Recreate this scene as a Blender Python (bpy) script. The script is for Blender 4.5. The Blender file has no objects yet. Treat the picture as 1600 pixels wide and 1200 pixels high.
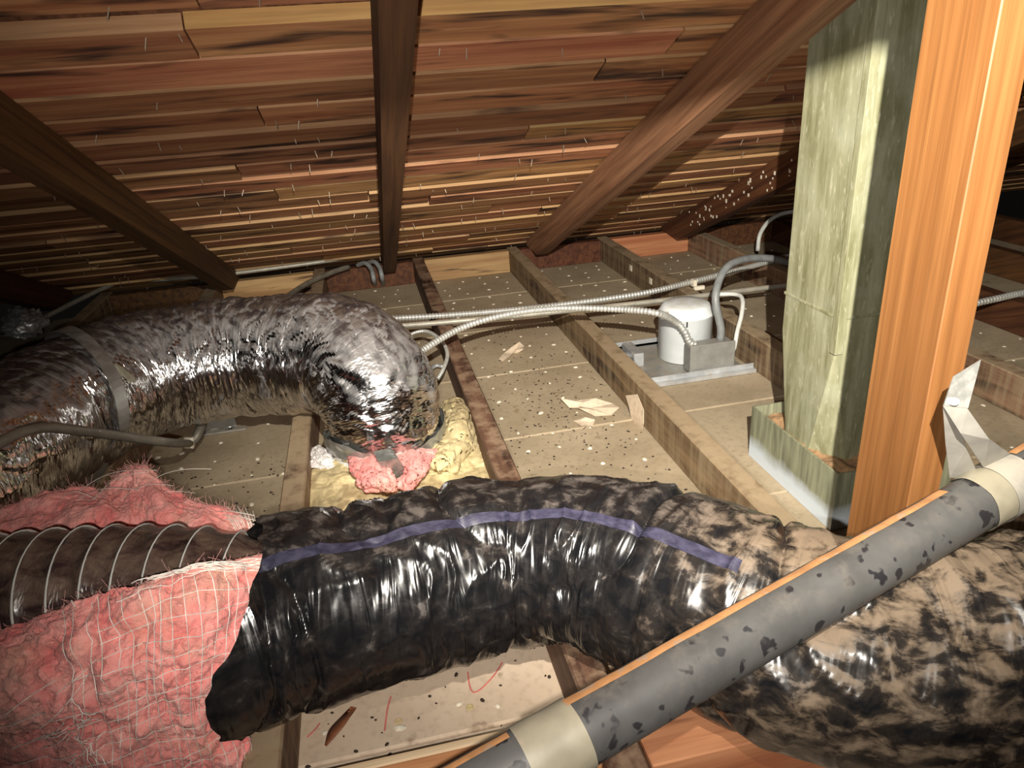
import bpy, math, random
import numpy as np
from mathutils import Vector, Matrix

# ------------------------------------------------------------------ camera, world, lights, exposure
SC = bpy.context.scene
COL = SC.collection
FPX = 1137.5                                   # focal length in pixels of the 1600 x 1200 frame
YAW, PITCH, ROLL = [math.radians(a) for a in (10.58, 23.62, -3.95)]
CAM = np.array([0.0, 0.0, 0.81])
SLOPE = math.radians(22.7)
_f = np.array([math.sin(YAW) * math.cos(PITCH), math.cos(YAW) * math.cos(PITCH), -math.sin(PITCH)])
_r = np.array([math.cos(YAW), -math.sin(YAW), 0.0])
_u = np.cross(_r, _f)
_r, _u = (math.cos(ROLL) * _r + math.sin(ROLL) * _u, -math.sin(ROLL) * _r + math.cos(ROLL) * _u)

cam_data = bpy.data.cameras.new('camera')
cam_data.sensor_width = 36.0
cam_data.lens = 36.0 * FPX / 1600.0
cam_data.clip_start = 0.02
cam = bpy.data.objects.new('camera', cam_data)
COL.objects.link(cam)
M = Matrix(((_r[0], _u[0], -_f[0], CAM[0]), (_r[1], _u[1], -_f[1], CAM[1]), (_r[2], _u[2], -_f[2], CAM[2]), (0, 0, 0, 1)))
cam.matrix_world = M
SC.camera = cam

world = bpy.data.worlds.new('dark_attic')
SC.world = world
world.use_nodes = True
world.node_tree.nodes['Background'].inputs[0].default_value = (0.010, 0.009, 0.008, 1)
world.node_tree.nodes['Background'].inputs[1].default_value = 0.25

def spot(name, loc, target, energy, size_deg, blend, radius, color):
    d = bpy.data.lights.new(name, 'SPOT')
    d.energy = energy; d.spot_size = math.radians(size_deg); d.spot_blend = blend
    d.shadow_soft_size = radius; d.color = color
    o = bpy.data.objects.new(name, d); COL.objects.link(o)
    o.location = loc
    o.rotation_euler = (Vector(target) - Vector(loc)).to_track_quat('-Z', 'Y').to_euler()
    return o
# a lamp worn on the head just above the lens, and the phone's own flash beside the lens
spot('head_lamp', (0.06, -0.06, 1.045), (0.80, 2.0, 0.36), 250.0, 84, 1.0, 0.005, (1.0, 0.94, 0.82))
flash_at = CAM - _r * 0.030 - _u * 0.028
spot('phone_flash', tuple(flash_at), tuple(flash_at + _f + _r * 0.10 + _u * 0.12), 34.0, 104, 0.8, 0.006, (1.0, 0.93, 0.84))

vs = SC.view_settings
vs.view_transform = 'Standard'; vs.look = 'None'; vs.gamma = 1.0; vs.use_curve_mapping = False
vs.exposure = 0.35
SC.display_settings.display_device = 'sRGB'

# ------------------------------------------------------------------ geometry helpers
RND = random.Random(7)
RS = np.random.RandomState(11)

def ray(px, py):
    return _f + _r * (px - 800.0) / FPX - _u * (py - 600.0) / FPX
def at(px, py, z):                             # where the sight line meets the level z
    d = ray(px, py); return CAM + d * (z - CAM[2]) / d[2]
def atd(px, py, depth):                        # at a distance along the view axis
    return CAM + ray(px, py) * depth
def aty(px, py, y):
    d = ray(px, py); return CAM + d * y / d[1]

def atx(px, py, x):
    d = ray(px, py); return CAM + d * x / d[0]

def _hash(ix, iy, seed):
    n = (ix.astype(np.int64) * 374761393 + iy.astype(np.int64) * 668265263 + seed * 974634777) & 0x7fffffff
    n = ((n ^ (n >> 13)) * 1274126177) & 0x7fffffff
    n = n ^ (n >> 16)
    return (n & 0xffff) / 65535.0
def vnoise(x, y, seed=0):
    x = np.asarray(x, float); y = np.asarray(y, float)
    x, y = np.broadcast_arrays(x, y)
    ix, iy = np.floor(x), np.floor(y)
    fx, fy = x - ix, y - iy
    fx = fx * fx * (3 - 2 * fx); fy = fy * fy * (3 - 2 * fy)
    a, b = _hash(ix, iy, seed), _hash(ix + 1, iy, seed)
    c, d = _hash(ix, iy + 1, seed), _hash(ix + 1, iy + 1, seed)
    return (a * (1 - fx) + b * fx) * (1 - fy) + (c * (1 - fx) + d * fx) * fy
def fbm(x, y, seed=0, octaves=4):
    t = 0.0; a = 0.5
    for o in range(octaves):
        t = t + a * vnoise(np.asarray(x) * 2 ** o, np.asarray(y) * 2 ** o, seed + o * 17); a *= 0.5
    return t / (1 - 0.5 ** octaves)

def tag(o, label=None, cat=None, group=None, kind=None):
    if label: o['label'] = label
    if cat: o['category'] = cat
    if group: o['group'] = group
    if kind: o['kind'] = kind
    return o
def empty(name, loc, label=None, cat=None, group=None, kind=None):
    o = bpy.data.objects.new(name, None)
    o.empty_display_size = 0.05
    o.location = tuple(loc); COL.objects.link(o)
    return tag(o, label, cat, group, kind)
def world_loc(o):
    l = np.array(o.location)
    while o.parent is not None:
        o = o.parent; l = l + np.array(o.location)
    return l
def build(name, verts, faces, mat, parent=None, origin=None, smooth=False, uv=None, mats=None):
    """one mesh object from world coordinates; uv = one pair per vertex"""
    v = np.asarray(verts, float).reshape(-1, 3)
    if origin is None:
        origin = v.mean(axis=0); origin[2] = v[:, 2].min()
    origin = np.asarray(origin, float)
    me = bpy.data.meshes.new(name)
    me.from_pydata((v - origin).tolist(), [], [tuple(int(i) for i in f) for f in faces])
    if mat is not None: me.materials.append(mat)
    if smooth: me.polygons.foreach_set('use_smooth', [True] * len(me.polygons))
    if uv is not None:
        lay = me.uv_layers.new(name='UVMap')
        li = np.empty(len(me.loops), dtype=np.int32); me.loops.foreach_get('vertex_index', li)
        lay.data.foreach_set('uv', np.asarray(uv, np.float32)[li].ravel())
    me.update()
    o = bpy.data.objects.new(name, me); COL.objects.link(o)
    if parent is not None:
        o.parent = parent; o.location = tuple(origin - world_loc(parent))
    else:
        o.location = tuple(origin)
    return o
BOXF = [(0, 3, 2, 1), (4, 5, 6, 7), (0, 1, 5, 4), (1, 2, 6, 5), (2, 3, 7, 6), (3, 0, 4, 7)]
def box_geo(x0, x1, y0, y1, z0, z1):
    return [(x0, y0, z0), (x1, y0, z0), (x1, y1, z0), (x0, y1, z0), (x0, y0, z1), (x1, y0, z1), (x1, y1, z1), (x0, y1, z1)], list(BOXF)
def chamfer_box(x0, x1, y0, y1, z0, z1, c):
    """box whose upper and lower rims are chamfered: 24 corner points"""
    v = []; f = []
    rings = [(z0, c), (z0 + c, 0), (z1 - c, 0), (z1, c)]
    for z, k in rings:
        v += [(x0 + c, y0 + k, z), (x1 - c, y0 + k, z), (x1 - k, y0 + c, z), (x1 - k, y1 - c, z), (x1 - c, y1 - k, z), (x0 + c, y1 - k, z), (x0 + k, y1 - c, z), (x0 + k, y0 + c, z)]
    for r in range(3):
        for i in range(8):
            j = (i + 1) % 8
            f.append((r * 8 + i, r * 8 + j, r * 8 + 8 + j, r * 8 + 8 + i))
    f.append(tuple(range(7, -1, -1))); f.append(tuple(range(24, 32)))
    return v, f
def beam_prism(poly_yz, x0, x1):
    n = len(poly_yz)
    v = [(x0, y, z) for y, z in poly_yz] + [(x1, y, z) for y, z in poly_yz]
    f = [tuple(range(n - 1, -1, -1)), tuple(range(n, 2 * n))]
    for i in range(n):
        j = (i + 1) % n; f.append((i, j, n + j, n + i))
    return v, f
def merge(*geos):
    V = []; Fc = []
    for v, f in geos:
        b = len(V); V += [tuple(p) for p in v]; Fc += [tuple(i + b for i in q) for q in f]
    return V, Fc

def spline(pts, n):
    """Catmull-Rom through rows of numbers, resampled evenly by length of the first three columns"""
    P = np.asarray(pts, float)
    P = np.vstack([2 * P[0] - P[1], P, 2 * P[-1] - P[-2]])
    out = []
    for i in range(1, len(P) - 2):
        t = np.linspace(0, 1, 40, endpoint=False)[:, None]
        a, b, c, d = P[i - 1], P[i], P[i + 1], P[i + 2]
        out.append(0.5 * ((2 * b) + (-a + c) * t + (2 * a - 5 * b + 4 * c - d) * t ** 2 + (-a + 3 * b - 3 * c + d) * t ** 3))
    out = np.vstack(out + [P[-2][None]])
    s = np.r_[0, np.cumsum(np.linalg.norm(np.diff(out[:, :3], axis=0), axis=1))]
    q = np.linspace(0, s[-1], n)
    return np.stack([np.interp(q, s, out[:, k]) for k in range(out.shape[1])], 1), q

class Path:
    """centre line with radius, parallel frames; theta 0 points up, positive towards -side"""
    def __init__(self, pts, n, up=(0, 0, 1)):
        S, self.s = spline(pts, n)
        self.p = S[:, :3]; self.r = S[:, 3] if S.shape[1] > 3 else None
        T = np.gradient(self.p, axis=0); T /= np.linalg.norm(T, axis=1)[:, None]
        self.t = T
        U = np.zeros_like(T); up = np.array(up, float)
        u = up - T[0] * (up @ T[0]); u /= np.linalg.norm(u); U[0] = u
        for i in range(1, n):
            u = u - T[i] * (u @ T[i]); u /= np.linalg.norm(u); U[i] = u
        self.u = U; self.w = np.cross(T, U)
        self.L = self.s[-1]; self.n = n
    def frame(self, s):
        g = lambda A: np.stack([np.interp(s, self.s, A[:, k]) for k in range(3)], -1)
        return g(self.p), g(self.u), g(self.w)
    def point(self, s, th, rad):
        p, u, w = self.frame(s)
        return p + (u * np.cos(th)[..., None] + w * np.sin(th)[..., None]) * np.asarray(rad)[..., None]
    def radius(self, s):
        return np.interp(s, self.s, self.r)

def tube_surface(path, nring, nseg, disp=None, start=None, end=None, extra=0.0, th0=-math.pi, th1=math.pi, closed=True):
    """grid on a path. start/end give s for each theta. returns verts, faces, uv"""
    th = np.linspace(th0, th1, nseg + 1)
    t = np.linspace(0, 1, nring)
    TH, TT = np.meshgrid(th, t)
    a = start(th) if start else np.zeros_like(th)
    b = end(th) if end else np.full_like(th, path.L)
    S = a[None] + (b - a)[None] * TT
    R = path.radius(S) + extra
    if disp is not None: R = R + disp(S, TH)
    V = path.point(S, TH, R)
    uv = np.stack([S, TH * 0.13], -1)
    idx = np.arange(nring * (nseg + 1)).reshape(nring, nseg + 1)
    F4 = np.stack([idx[:-1, :-1], idx[:-1, 1:], idx[1:, 1:], idx[1:, :-1]], -1).reshape(-1, 4)
    return V.reshape(-1, 3), F4, uv.reshape(-1, 2)

def wire(pts, rad, nring=None, nseg=10, ridge=0.0, pitch=0.008, caps=True):
    """round cable or rod along points; ridge > 0 gives interlocked armour"""
    P = [tuple(p[:3]) for p in pts]
    S, q = spline(P, 400)
    L = q[-1]
    if nring is None: nring = max(12, int(L / pitch * 5)) if ridge else max(12, int(L / 0.012))
    path = Path([tuple(p) + (rad,) for p in P], nring)
    s = np.linspace(0, L, nring)
    rr = rad + (ridge * (np.abs(np.sin(np.pi * s / pitch)) - 0.5) if ridge else 0 * s)
    th = np.linspace(0, 2 * math.pi, nseg, endpoint=False)
    V = (path.p[:, None] + (path.u[:, None] * np.cos(th)[None, :, None] + path.w[:, None] * np.sin(th)[None, :, None]) * rr[:, None, None]).reshape(-1, 3)
    Fc = []
    for i in range(nring - 1):
        for j in range(nseg):
            k = (j + 1) % nseg
            Fc.append((i * nseg + j, i * nseg + k, (i + 1) * nseg + k, (i + 1) * nseg + j))
    if caps:
        Fc.append(tuple(range(nseg - 1, -1, -1))); Fc.append(tuple((nring - 1) * nseg + j for j in range(nseg)))
    return V, Fc
def thread(pts, rad):
    """three-sided thin strand along points"""
    P = np.asarray(pts, float); n = len(P)
    T = np.gradient(P, axis=0); T /= (np.linalg.norm(T, axis=1)[:, None] + 1e-9)
    a = np.cross(T, (0.31, 0.2, 0.93)); a /= (np.linalg.norm(a, axis=1)[:, None] + 1e-9)
    b = np.cross(T, a)
    V = []
    for k in range(3):
        an = k * 2.0944
        V.append(P + (a * math.cos(an) + b * math.sin(an)) * rad)
    V = np.stack(V, 1).reshape(-1, 3)
    Fc = []
    for i in range(n - 1):
        for k in range(3):
            j = (k + 1) % 3; Fc.append((i * 3 + k, i * 3 + j, i * 3 + 3 + j, i * 3 + 3 + k))
    return V, Fc
def lathe(profile, center, nseg=40, axis='z'):
    V = []; Fc = []
    for r, z in profile:
        for k in range(nseg):
            a = 2 * math.pi * k / nseg
            V.append((center[0] + r * math.cos(a), center[1] + r * math.sin(a), center[2] + z))
    n = len(profile)
    for i in range(n - 1):
        for k in range(nseg):
            j = (k + 1) % nseg; Fc.append((i * nseg + k, i * nseg + j, (i + 1) * nseg + j, (i + 1) * nseg + k))
    Fc.append(tuple(range(nseg - 1, -1, -1))); Fc.append(tuple((n - 1) * nseg + k for k in range(nseg)))
    return V, Fc
def ribbon(left, right, thick):
    """bent flat metal: pairs of edge points, with thickness"""
    Lp = np.asarray(left, float); Rp = np.asarray(right, float); n = len(Lp)
    mid = (Lp + Rp) / 2; T = np.gradient(mid, axis=0)
    N = np.cross(T, Rp - Lp); N /= (np.linalg.norm(N, axis=1)[:, None] + 1e-9)
    V = np.vstack([Lp, Rp, Rp + N * thick, Lp + N * thick])
    Fc = []
    for i in range(n - 1):
        for a in range(4):
            b = (a + 1) % 4
            Fc.append((a * n + i, b * n + i, b * n + i + 1, a * n + i + 1))
    Fc.append((0, n, 2 * n, 3 * n)); Fc.append((n - 1, 4 * n - 1, 3 * n - 1, 2 * n - 1))
    return V, Fc
def net(ctrl, nu, nv):
    """smooth surface through a rectangular net of points -> (nv, nu, 3)"""
    C = np.asarray(ctrl, float)
    def cr(A, n):
        m = len(A); A = np.concatenate([[2 * A[0] - A[1]], A, [2 * A[-1] - A[-2]]])
        q = np.linspace(0, m - 1 - 1e-6, n); i = q.astype(int); t = (q - i).reshape(-1, *([1] * (A.ndim - 1)))
        a, b, c, d = A[i], A[i + 1], A[i + 2], A[i + 3]
        return 0.5 * ((2 * b) + (-a + c) * t + (2 * a - 5 * b + 4 * c - d) * t ** 2 + (-a + 3 * b - 3 * c + d) * t ** 3)
    X = cr(C, nv); X = cr(X.swapaxes(0, 1), nu).swapaxes(0, 1)
    return X
def grid_normals(X):
    du = np.gradient(X, axis=1); dv = np.gradient(X, axis=0)
    N = np.cross(du, dv); N /= (np.linalg.norm(N, axis=2)[..., None] + 1e-9)
    return N
def slab(X, N, thick, seed, amp, freq, toward):
    """padded sheet: front displaced by noise, back offset, rim closed"""
    nv, nu, _ = X.shape
    if np.sum(N[nv // 2, nu // 2] * (np.asarray(toward) - X[nv // 2, nu // 2])) < 0: N = -N; flip = True
    else: flip = False
    gu, gv = np.meshgrid(np.linspace(0, 1, nu), np.linspace(0, 1, nv))
    Lu = np.linalg.norm(X[nv // 2, -1] - X[nv // 2, 0]); Lv = np.linalg.norm(X[-1, nu // 2] - X[0, nu // 2])
    h = (fbm(gu * Lu * freq, gv * Lv * freq, seed, 5) - 0.5) * amp
    h = h + (np.abs(fbm(gu * Lu * freq * 2.5, gv * Lv * freq * 2.5, seed + 5, 3) - 0.5) * -1.0 + 0.2) * amp * 0.5
    edge = np.minimum.reduce([gu * Lu, (1 - gu) * Lu, gv * Lv, (1 - gv) * Lv])
    prof = np.clip(edge / (thick * 0.5), 0, 1) ** 0.5
    front = X + N * (h + thick * 0.5 * prof)[..., None]
    back = X - N * (thick * 0.5 * prof)[..., None]
    V = np.vstack([front.reshape(-1, 3), back.reshape(-1, 3)])
    idx = np.arange(nv * nu).reshape(nv, nu); o = nv * nu
    A = np.stack([idx[:-1, :-1], idx[:-1, 1:], idx[1:, 1:], idx[1:, :-1]], -1).reshape(-1, 4)
    B = A[:, ::-1] + o
    rim = np.concatenate([idx[0, :], idx[1:, -1], idx[-1, -2::-1], idx[-2:0:-1, 0]])
    r2 = np.roll(rim, -1)
    Rm = np.stack([rim, rim + o, r2 + o, r2], -1)
    Fc = np.vstack([A, B, Rm])
    if flip: Fc = Fc[:, ::-1]
    return V, Fc, front, N

# ------------------------------------------------------------------ materials
class Nodes:
    def __init__(self, name):
        self.m = bpy.data.materials.new(name); self.m.use_nodes = True
        self.t = self.m.node_tree; self.b = self.t.nodes['Principled BSDF']
    def n(self, kind, **kw):
        x = self.t.nodes.new('ShaderNode' + kind)
        for k, v in kw.items():
            if k in ('operation', 'blend_type', 'data_type', 'noise_dimensions', 'musgrave_type', 'feature', 'wave_type', 'bands_direction', 'clamp'):
                setattr(x, k, v)
        return x
    def link(self, a, b): self.t.links.new(a, b)
    def setin(self, sock, v):
        if hasattr(v, 'is_output') or isinstance(v, bpy.types.NodeSocket): self.link(v, sock)
        else: sock.default_value = v
    def noise(self, vec, scale, detail=3.0, rough=0.55, dist=0.0):
        x = self.n('TexNoise'); self.link(vec, x.inputs['Vector'])
        x.inputs['Scale'].default_value = scale; x.inputs['Detail'].default_value = detail
        x.inputs['Roughness'].default_value = rough; x.inputs['Distortion'].default_value = dist
        return x.outputs['Fac']
    def mapping(self, vec, scale=(1, 1, 1), loc=(0, 0, 0), rot=(0, 0, 0)):
        x = self.n('Mapping'); self.link(vec, x.inputs['Vector'])
        x.inputs['Scale'].default_value = scale; x.inputs['Location'].default_value = loc; x.inputs['Rotation'].default_value = rot
        return x.outputs[0]
    def ramp(self, fac, lo, hi, a=0.0, b=1.0):
        x = self.n('MapRange'); self.setin(x.inputs[0], fac)
        x.inputs[1].default_value = lo; x.inputs[2].default_value = hi; x.inputs[3].default_value = a; x.inputs[4].default_value = b
        return x.outputs[0]
    def math(self, op, a, b=0.0, c=None):
        x = self.n('Math', operation=op); self.setin(x.inputs[0], a); self.setin(x.inputs[1], b)
        if c is not None: self.setin(x.inputs[2], c)
        return x.outputs[0]
    def mix(self, fac, a, b, blend='MIX'):
        x = self.n('MixRGB', blend_type=blend)
        self.setin(x.inputs[0], fac)
        for s, v in ((x.inputs[1], a), (x.inputs[2], b)):
            if isinstance(v, (tuple, list)): s.default_value = (*v[:3], 1)
            else: self.link(v, s)
        return x.outputs[0]
    def bump(self, h, strength=0.3, dist=0.002, normal=None):
        x = self.n('Bump'); self.link(h, x.inputs['Height'])
        x.inputs['Strength'].default_value = strength; x.inputs['Distance'].default_value = dist
        if normal is not None: self.link(normal, x.inputs['Normal'])
        return x.outputs[0]
    def up(self):                                # how far the surface faces upward (dust settles there)
        g = self.n('NewGeometry'); s = self.n('SeparateXYZ'); self.link(g.outputs['True Normal'], s.inputs[0])
        return s.outputs['Z']
    def coord(self, which='Object', rnd=True):
        t = self.n('TexCoord'); v = t.outputs[which]
        if rnd:
            oi = self.n('ObjectInfo'); a = self.n('VectorMath', operation='ADD')
            c = self.n('CombineXYZ')
            for i, k in enumerate((13.7, 29.3, 7.9)):
                self.link(self.math('MULTIPLY', oi.outputs['Random'], k), c.inputs[i])
            self.link(v, a.inputs[0]); self.link(c.outputs[0], a.inputs[1]); v = a.outputs[0]
        return v
    def done(self, color=None, rough=0.6, metal=0.0, normal=None, spec=None):
        if color is not None:
            if isinstance(color, (tuple, list)): self.b.inputs['Base Color'].default_value = (*color[:3], 1)
            else: self.link(color, self.b.inputs['Base Color'])
        self.setin(self.b.inputs['Roughness'], rough); self.setin(self.b.inputs['Metallic'], metal)
        if normal is not None: self.link(normal, self.b.inputs['Normal'])
        if spec is not None: self.b.inputs['Specular IOR Level'].default_value = spec
        return self.m

def wood(name, dark, light, axis='x', rings=1.0, stain=0.0, stain_col=(0.02, 0.012, 0.01), dust=None, dust_amt=0.0, rough=0.7, vary=0.5, drip=None, tilt=0.0):
    N = Nodes(name)
    v = N.coord('Object')
    if tilt: v = N.mapping(v, (1, 1, 1), (0, 0, 0), (tilt, 0, 0))
    al, ac = 1.6, 34.0 * rings
    sc = {'x': (al, ac, ac), 'y': (ac, al, ac), 'z': (ac, ac, al)}[axis]
    g1 = N.noise(N.mapping(v, sc), 1.0, 4.0, 0.6, 0.6)
    sc2 = tuple(k * 4.0 for k in sc)
    g2 = N.noise(N.mapping(v, sc2), 1.0, 2.0, 0.5)
    grain = N.ramp(g1, 0.34, 0.66)
    c = N.mix(grain, dark, light)
    c = N.mix(N.ramp(g2, 0.45, 0.75, 0.0, 0.35), c, tuple(k * 0.45 for k in dark))
    # each piece of timber has its own tone
    oi = N.n('ObjectInfo')
    r2 = N.math('FRACT', N.math('MULTIPLY', oi.outputs['Random'], 7.31))
    k = N.ramp(r2, 0, 1, 1.0 - vary, 1.0 + vary * 0.55)
    hs = N.n('HueSaturation'); N.link(k, hs.inputs['Value']); N.link(c, hs.inputs['Color'])
    r3 = N.math('FRACT', N.math('MULTIPLY', oi.outputs['Random'], 17.77))
    N.link(N.ramp(r3, 0, 1, 0.485, 0.515), hs.inputs['Hue'])
    c = hs.outputs[0]
    if stain:
        ss = {'x': (3.2, 20, 20), 'y': (20, 3.2, 20), 'z': (20, 20, 3.2)}[axis]
        st = N.noise(N.mapping(v, ss, (3.1, 1.7, 5.5)), 1.0, 3.0, 0.6, 0.4)
        c = N.mix(N.ramp(st, 0.60 - 0.12 * stain, 0.70 - 0.06 * stain, 0.0, 0.92), c, stain_col)
    if drip is not None:                        # dried plaster and dust runs down the sides
        dv = {'y': (6, 16, 1.3), 'x': (16, 6, 1.3), 'z': (14, 14, 4)}[axis]
        dn = N.noise(N.mapping(v, tuple(a * 3 for a in dv)), 1.0, 4.0, 0.65)
        c = N.mix(N.ramp(dn, 0.42, 0.66, 0.0, 0.6), c, drip)
    if dust is not None:
        dn = N.noise(v, 22.0, 4.0, 0.6)
        up = N.ramp(N.up(), 0.4, 0.95)
        fac = N.math('MULTIPLY', up, N.ramp(dn, 0.58 - dust_amt * 0.4, 0.70 - dust_amt * 0.25))
        c = N.mix(N.math('MULTIPLY', fac, 0.85), c, dust)
    return N.done(c, rough, 0, N.bump(g1, 0.35, 0.003), 0.35)

def plain(name, col, rough=0.5, metal=0.0, var=0.3, scale=30.0, col2=None, spots=None, spot_scale=40.0, spot_cut=0.68, bump=0.15, dust=None, rnd=False, vec='Object', spec=None, dust_lo=0.4):
    N = Nodes(name); v = N.coord(vec, rnd)
    n = N.noise(v, scale, 4.0, 0.6)
    c = N.mix(N.ramp(n, 0.3, 0.7), tuple(k * (1 - var) for k in col), col2 or tuple(min(1, k * (1 + var * 0.6)) for k in col))
    if spots is not None:
        s = N.noise(v, spot_scale, 2.0, 0.45)
        c = N.mix(N.ramp(s, spot_cut, spot_cut + 0.04), c, spots)
    m = metal
    if dust is not None:
        d = N.math('MULTIPLY', N.ramp(N.up(), 0.2, 0.9), N.ramp(N.noise(v, 35.0, 4.0, 0.65), dust_lo, dust_lo + 0.2))
        c = N.mix(d, c, dust)
        if metal: m = N.math('MULTIPLY', N.math('SUBTRACT', 1.0, d), metal)
    return N.done(c, rough, m, N.bump(n, bump, 0.002) if bump else None, spec)

MT = {}
MT['deck'] = wood('deck_board_wood', (0.33, 0.125, 0.055), (0.58, 0.30, 0.135), 'x', 1.0, 0.65, (0.030, 0.014, 0.012), vary=0.42)
MT['deck_edge'] = wood('sawn_board_edge', (0.42, 0.22, 0.10), (0.62, 0.38, 0.19), 'x', 1.0, 0.35, (0.10, 0.05, 0.03), vary=0.35)
MT['deck_pale'] = wood('pale_board_wood', (0.50, 0.27, 0.10), (0.68, 0.42, 0.17), 'x', 1.0, 0.0, vary=0.1)
MT['shingle'] = wood('cedar_shingle_underside', (0.10, 0.036, 0.024), (0.26, 0.105, 0.065), 'y', 1.6, 0.3, vary=0.2)
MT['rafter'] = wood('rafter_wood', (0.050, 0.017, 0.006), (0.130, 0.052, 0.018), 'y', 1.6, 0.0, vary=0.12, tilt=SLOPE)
MT['shade_beam'] = wood('shade_beam_wood', (0.030, 0.012, 0.006), (0.070, 0.030, 0.014), 'x', 1.2, 0.0, vary=0.05)
MT['rafter_lit'] = wood('lit_rafter_wood', (0.17, 0.075, 0.035), (0.36, 0.190, 0.095), 'y', 1.4, 0.0, vary=0.05, tilt=SLOPE)  # lighter copy of the rafter wood, lamp brightness painted into its colour
MT['joist'] = wood('joist_wood', (0.110, 0.060, 0.035), (0.250, 0.150, 0.085), 'y', 1.0, 0.5, (0.030, 0.013, 0.010), dust=(0.36, 0.27, 0.17), dust_amt=0.75, vary=0.25, drip=(0.33, 0.26, 0.16))
MT['joist_dark'] = wood('weathered_joist_wood', (0.085, 0.042, 0.026), (0.20, 0.110, 0.065), 'y', 1.0, 0.9, (0.020, 0.008, 0.006), dust=(0.30, 0.20, 0.13), dust_amt=0.35, vary=0.1)
MT['post'] = wood('orange_post_wood', (0.125, 0.042, 0.0125), (0.190, 0.073, 0.025), 'z', 1.5, 0.0, vary=0.05, rough=0.55)
MT['block'] = wood('red_blocking_wood', (0.36, 0.130, 0.055), (0.58, 0.27, 0.13), 'x', 0.9, 0.15, (0.14, 0.05, 0.025), vary=0.25)
MT['eave_block'] = wood('eave_block_wood', (0.36, 0.19, 0.085), (0.55, 0.35, 0.17), 'x', 0.8, 0.1, vary=0.2)
MT['pale_strip'] = wood('pale_strip_wood', (0.50, 0.36, 0.19), (0.66, 0.52, 0.32), 'x', 1.0, 0.0, vary=0.05)

def lath_material(name, a, b, speck):
    N = Nodes(name); v = N.coord('Object')
    n1 = N.noise(v, 5.0, 5.0, 0.6); n2 = N.noise(v, 90.0, 2.0, 0.5); n3 = N.noise(v, 26.0, 3.0, 0.5)
    c = N.mix(N.ramp(n1, 0.3, 0.7), a, b)
    c = N.mix(N.ramp(n2, 0.50, 0.75, 0, 0.35), c, tuple(k * 0.6 for k in a))
    c = N.mix(N.ramp(n3, 0.66, 0.72, 0, 0.7), c, speck)
    return N.done(c, 0.85, 0, N.bump(n2, 0.12, 0.001), 0.2)
MT['lath'] = lath_material('old_gypsum_lath_paper', (0.305, 0.240, 0.158), (0.44, 0.355, 0.245), (0.235, 0.175, 0.105))
MT['new_panel'] = lath_material('pale_plasterboard', (0.56, 0.43, 0.31), (0.68, 0.55, 0.42), (0.30, 0.21, 0.14))
MT['under'] = plain('plaster_below', (0.12, 0.09, 0.06), 0.9)
MT['nub'] = plain('plaster_white', (0.75, 0.68, 0.55), 0.9, var=0.2)
MT['dropping'] = plain('dark_droppings', (0.035, 0.022, 0.014), 0.85)
MT['paper'] = plain('torn_paper', (0.74, 0.60, 0.45), 0.85, var=0.2, scale=60)
MT['fluff'] = plain('white_fluff', (0.78, 0.74, 0.72), 0.95, var=0.2, scale=80)
MT['nail'] = plain('nail_steel', (0.34, 0.27, 0.20), 0.5, 0.4, bump=0)
MT['galv'] = plain('galvanised_steel', (0.62, 0.64, 0.66), 0.42, 0.65, 0.25, 24, bump=0.05, dust=(0.40, 0.34, 0.27), dust_lo=0.5)
MT['galv_dusty'] = plain('dusty_galvanised_strap', (0.31, 0.295, 0.265), 0.55, 0.35, 0.2, 30, bump=0.08, dust=(0.30, 0.27, 0.225), dust_lo=0.35)
MT['strap'] = plain('dull_strap_steel', (0.42, 0.42, 0.40), 0.42, 0.75, 0.2, 30, bump=0.05, dust=(0.20, 0.17, 0.14), dust_lo=0.45)
MT['armour'] = plain('armoured_cable_steel', (0.68, 0.68, 0.64), 0.34, 0.55, 0.2, 60, bump=0)
MT['conduit'] = plain('dusty_conduit', (0.42, 0.40, 0.34), 0.5, 0.35, 0.25, 40, bump=0.05, dust=(0.34, 0.29, 0.22))
MT['dark_conduit'] = plain('dull_grey_conduit', (0.17, 0.155, 0.125), 0.45, 0.25, 0.3, 40, bump=0.05, dust=(0.20, 0.17, 0.125))
MT['sheath'] = plain('grey_cable_sheath', (0.22, 0.23, 0.23), 0.45, 0.0, 0.25, 50, bump=0.05)
MT['white_cable'] = plain('pale_cable_sheath', (0.62, 0.62, 0.58), 0.45, 0.0, 0.2, 50, bump=0.05)
MT['can'] = plain('white_enamel_can', (0.80, 0.84, 0.86), 0.4, 0.0, 0.1, 20, spots=(0.34, 0.18, 0.10), spot_scale=22, spot_cut=0.72, bump=0.03, dust=(0.68, 0.68, 0.64))
MT['box_grey'] = plain('grey_box_steel', (0.36, 0.36, 0.34), 0.45, 0.5, 0.2, 30, bump=0.04, dust=(0.25, 0.22, 0.18))
MT['slot'] = plain('black_slot', (0.01, 0.01, 0.01), 0.8)
MT['pipe'] = plain('grey_plastic_pipe', (0.066, 0.0645, 0.063), 0.5, 0.0, 0.3, 16, spots=(0.015, 0.014, 0.016), spot_scale=62, spot_cut=0.60, bump=0.05, dust=(0.092, 0.084, 0.076), dust_lo=0.5)
MT['pipe_tape'] = plain('yellowed_tape', (0.255, 0.23, 0.17), 0.42, 0.0, 0.25, 18, spots=(0.30, 0.24, 0.19), spot_scale=28, spot_cut=0.63, bump=0.15)
MT['pipe_strip'] = plain('orange_brown_strip', (0.36, 0.175, 0.07), 0.7, 0.0, 0.3, 40, spots=(0.30, 0.19, 0.12), spot_scale=60, spot_cut=0.60)
MT['leaf'] = plain('dry_leaf_brown', (0.22, 0.075, 0.03), 0.6, 0.0, 0.4, 40)
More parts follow.
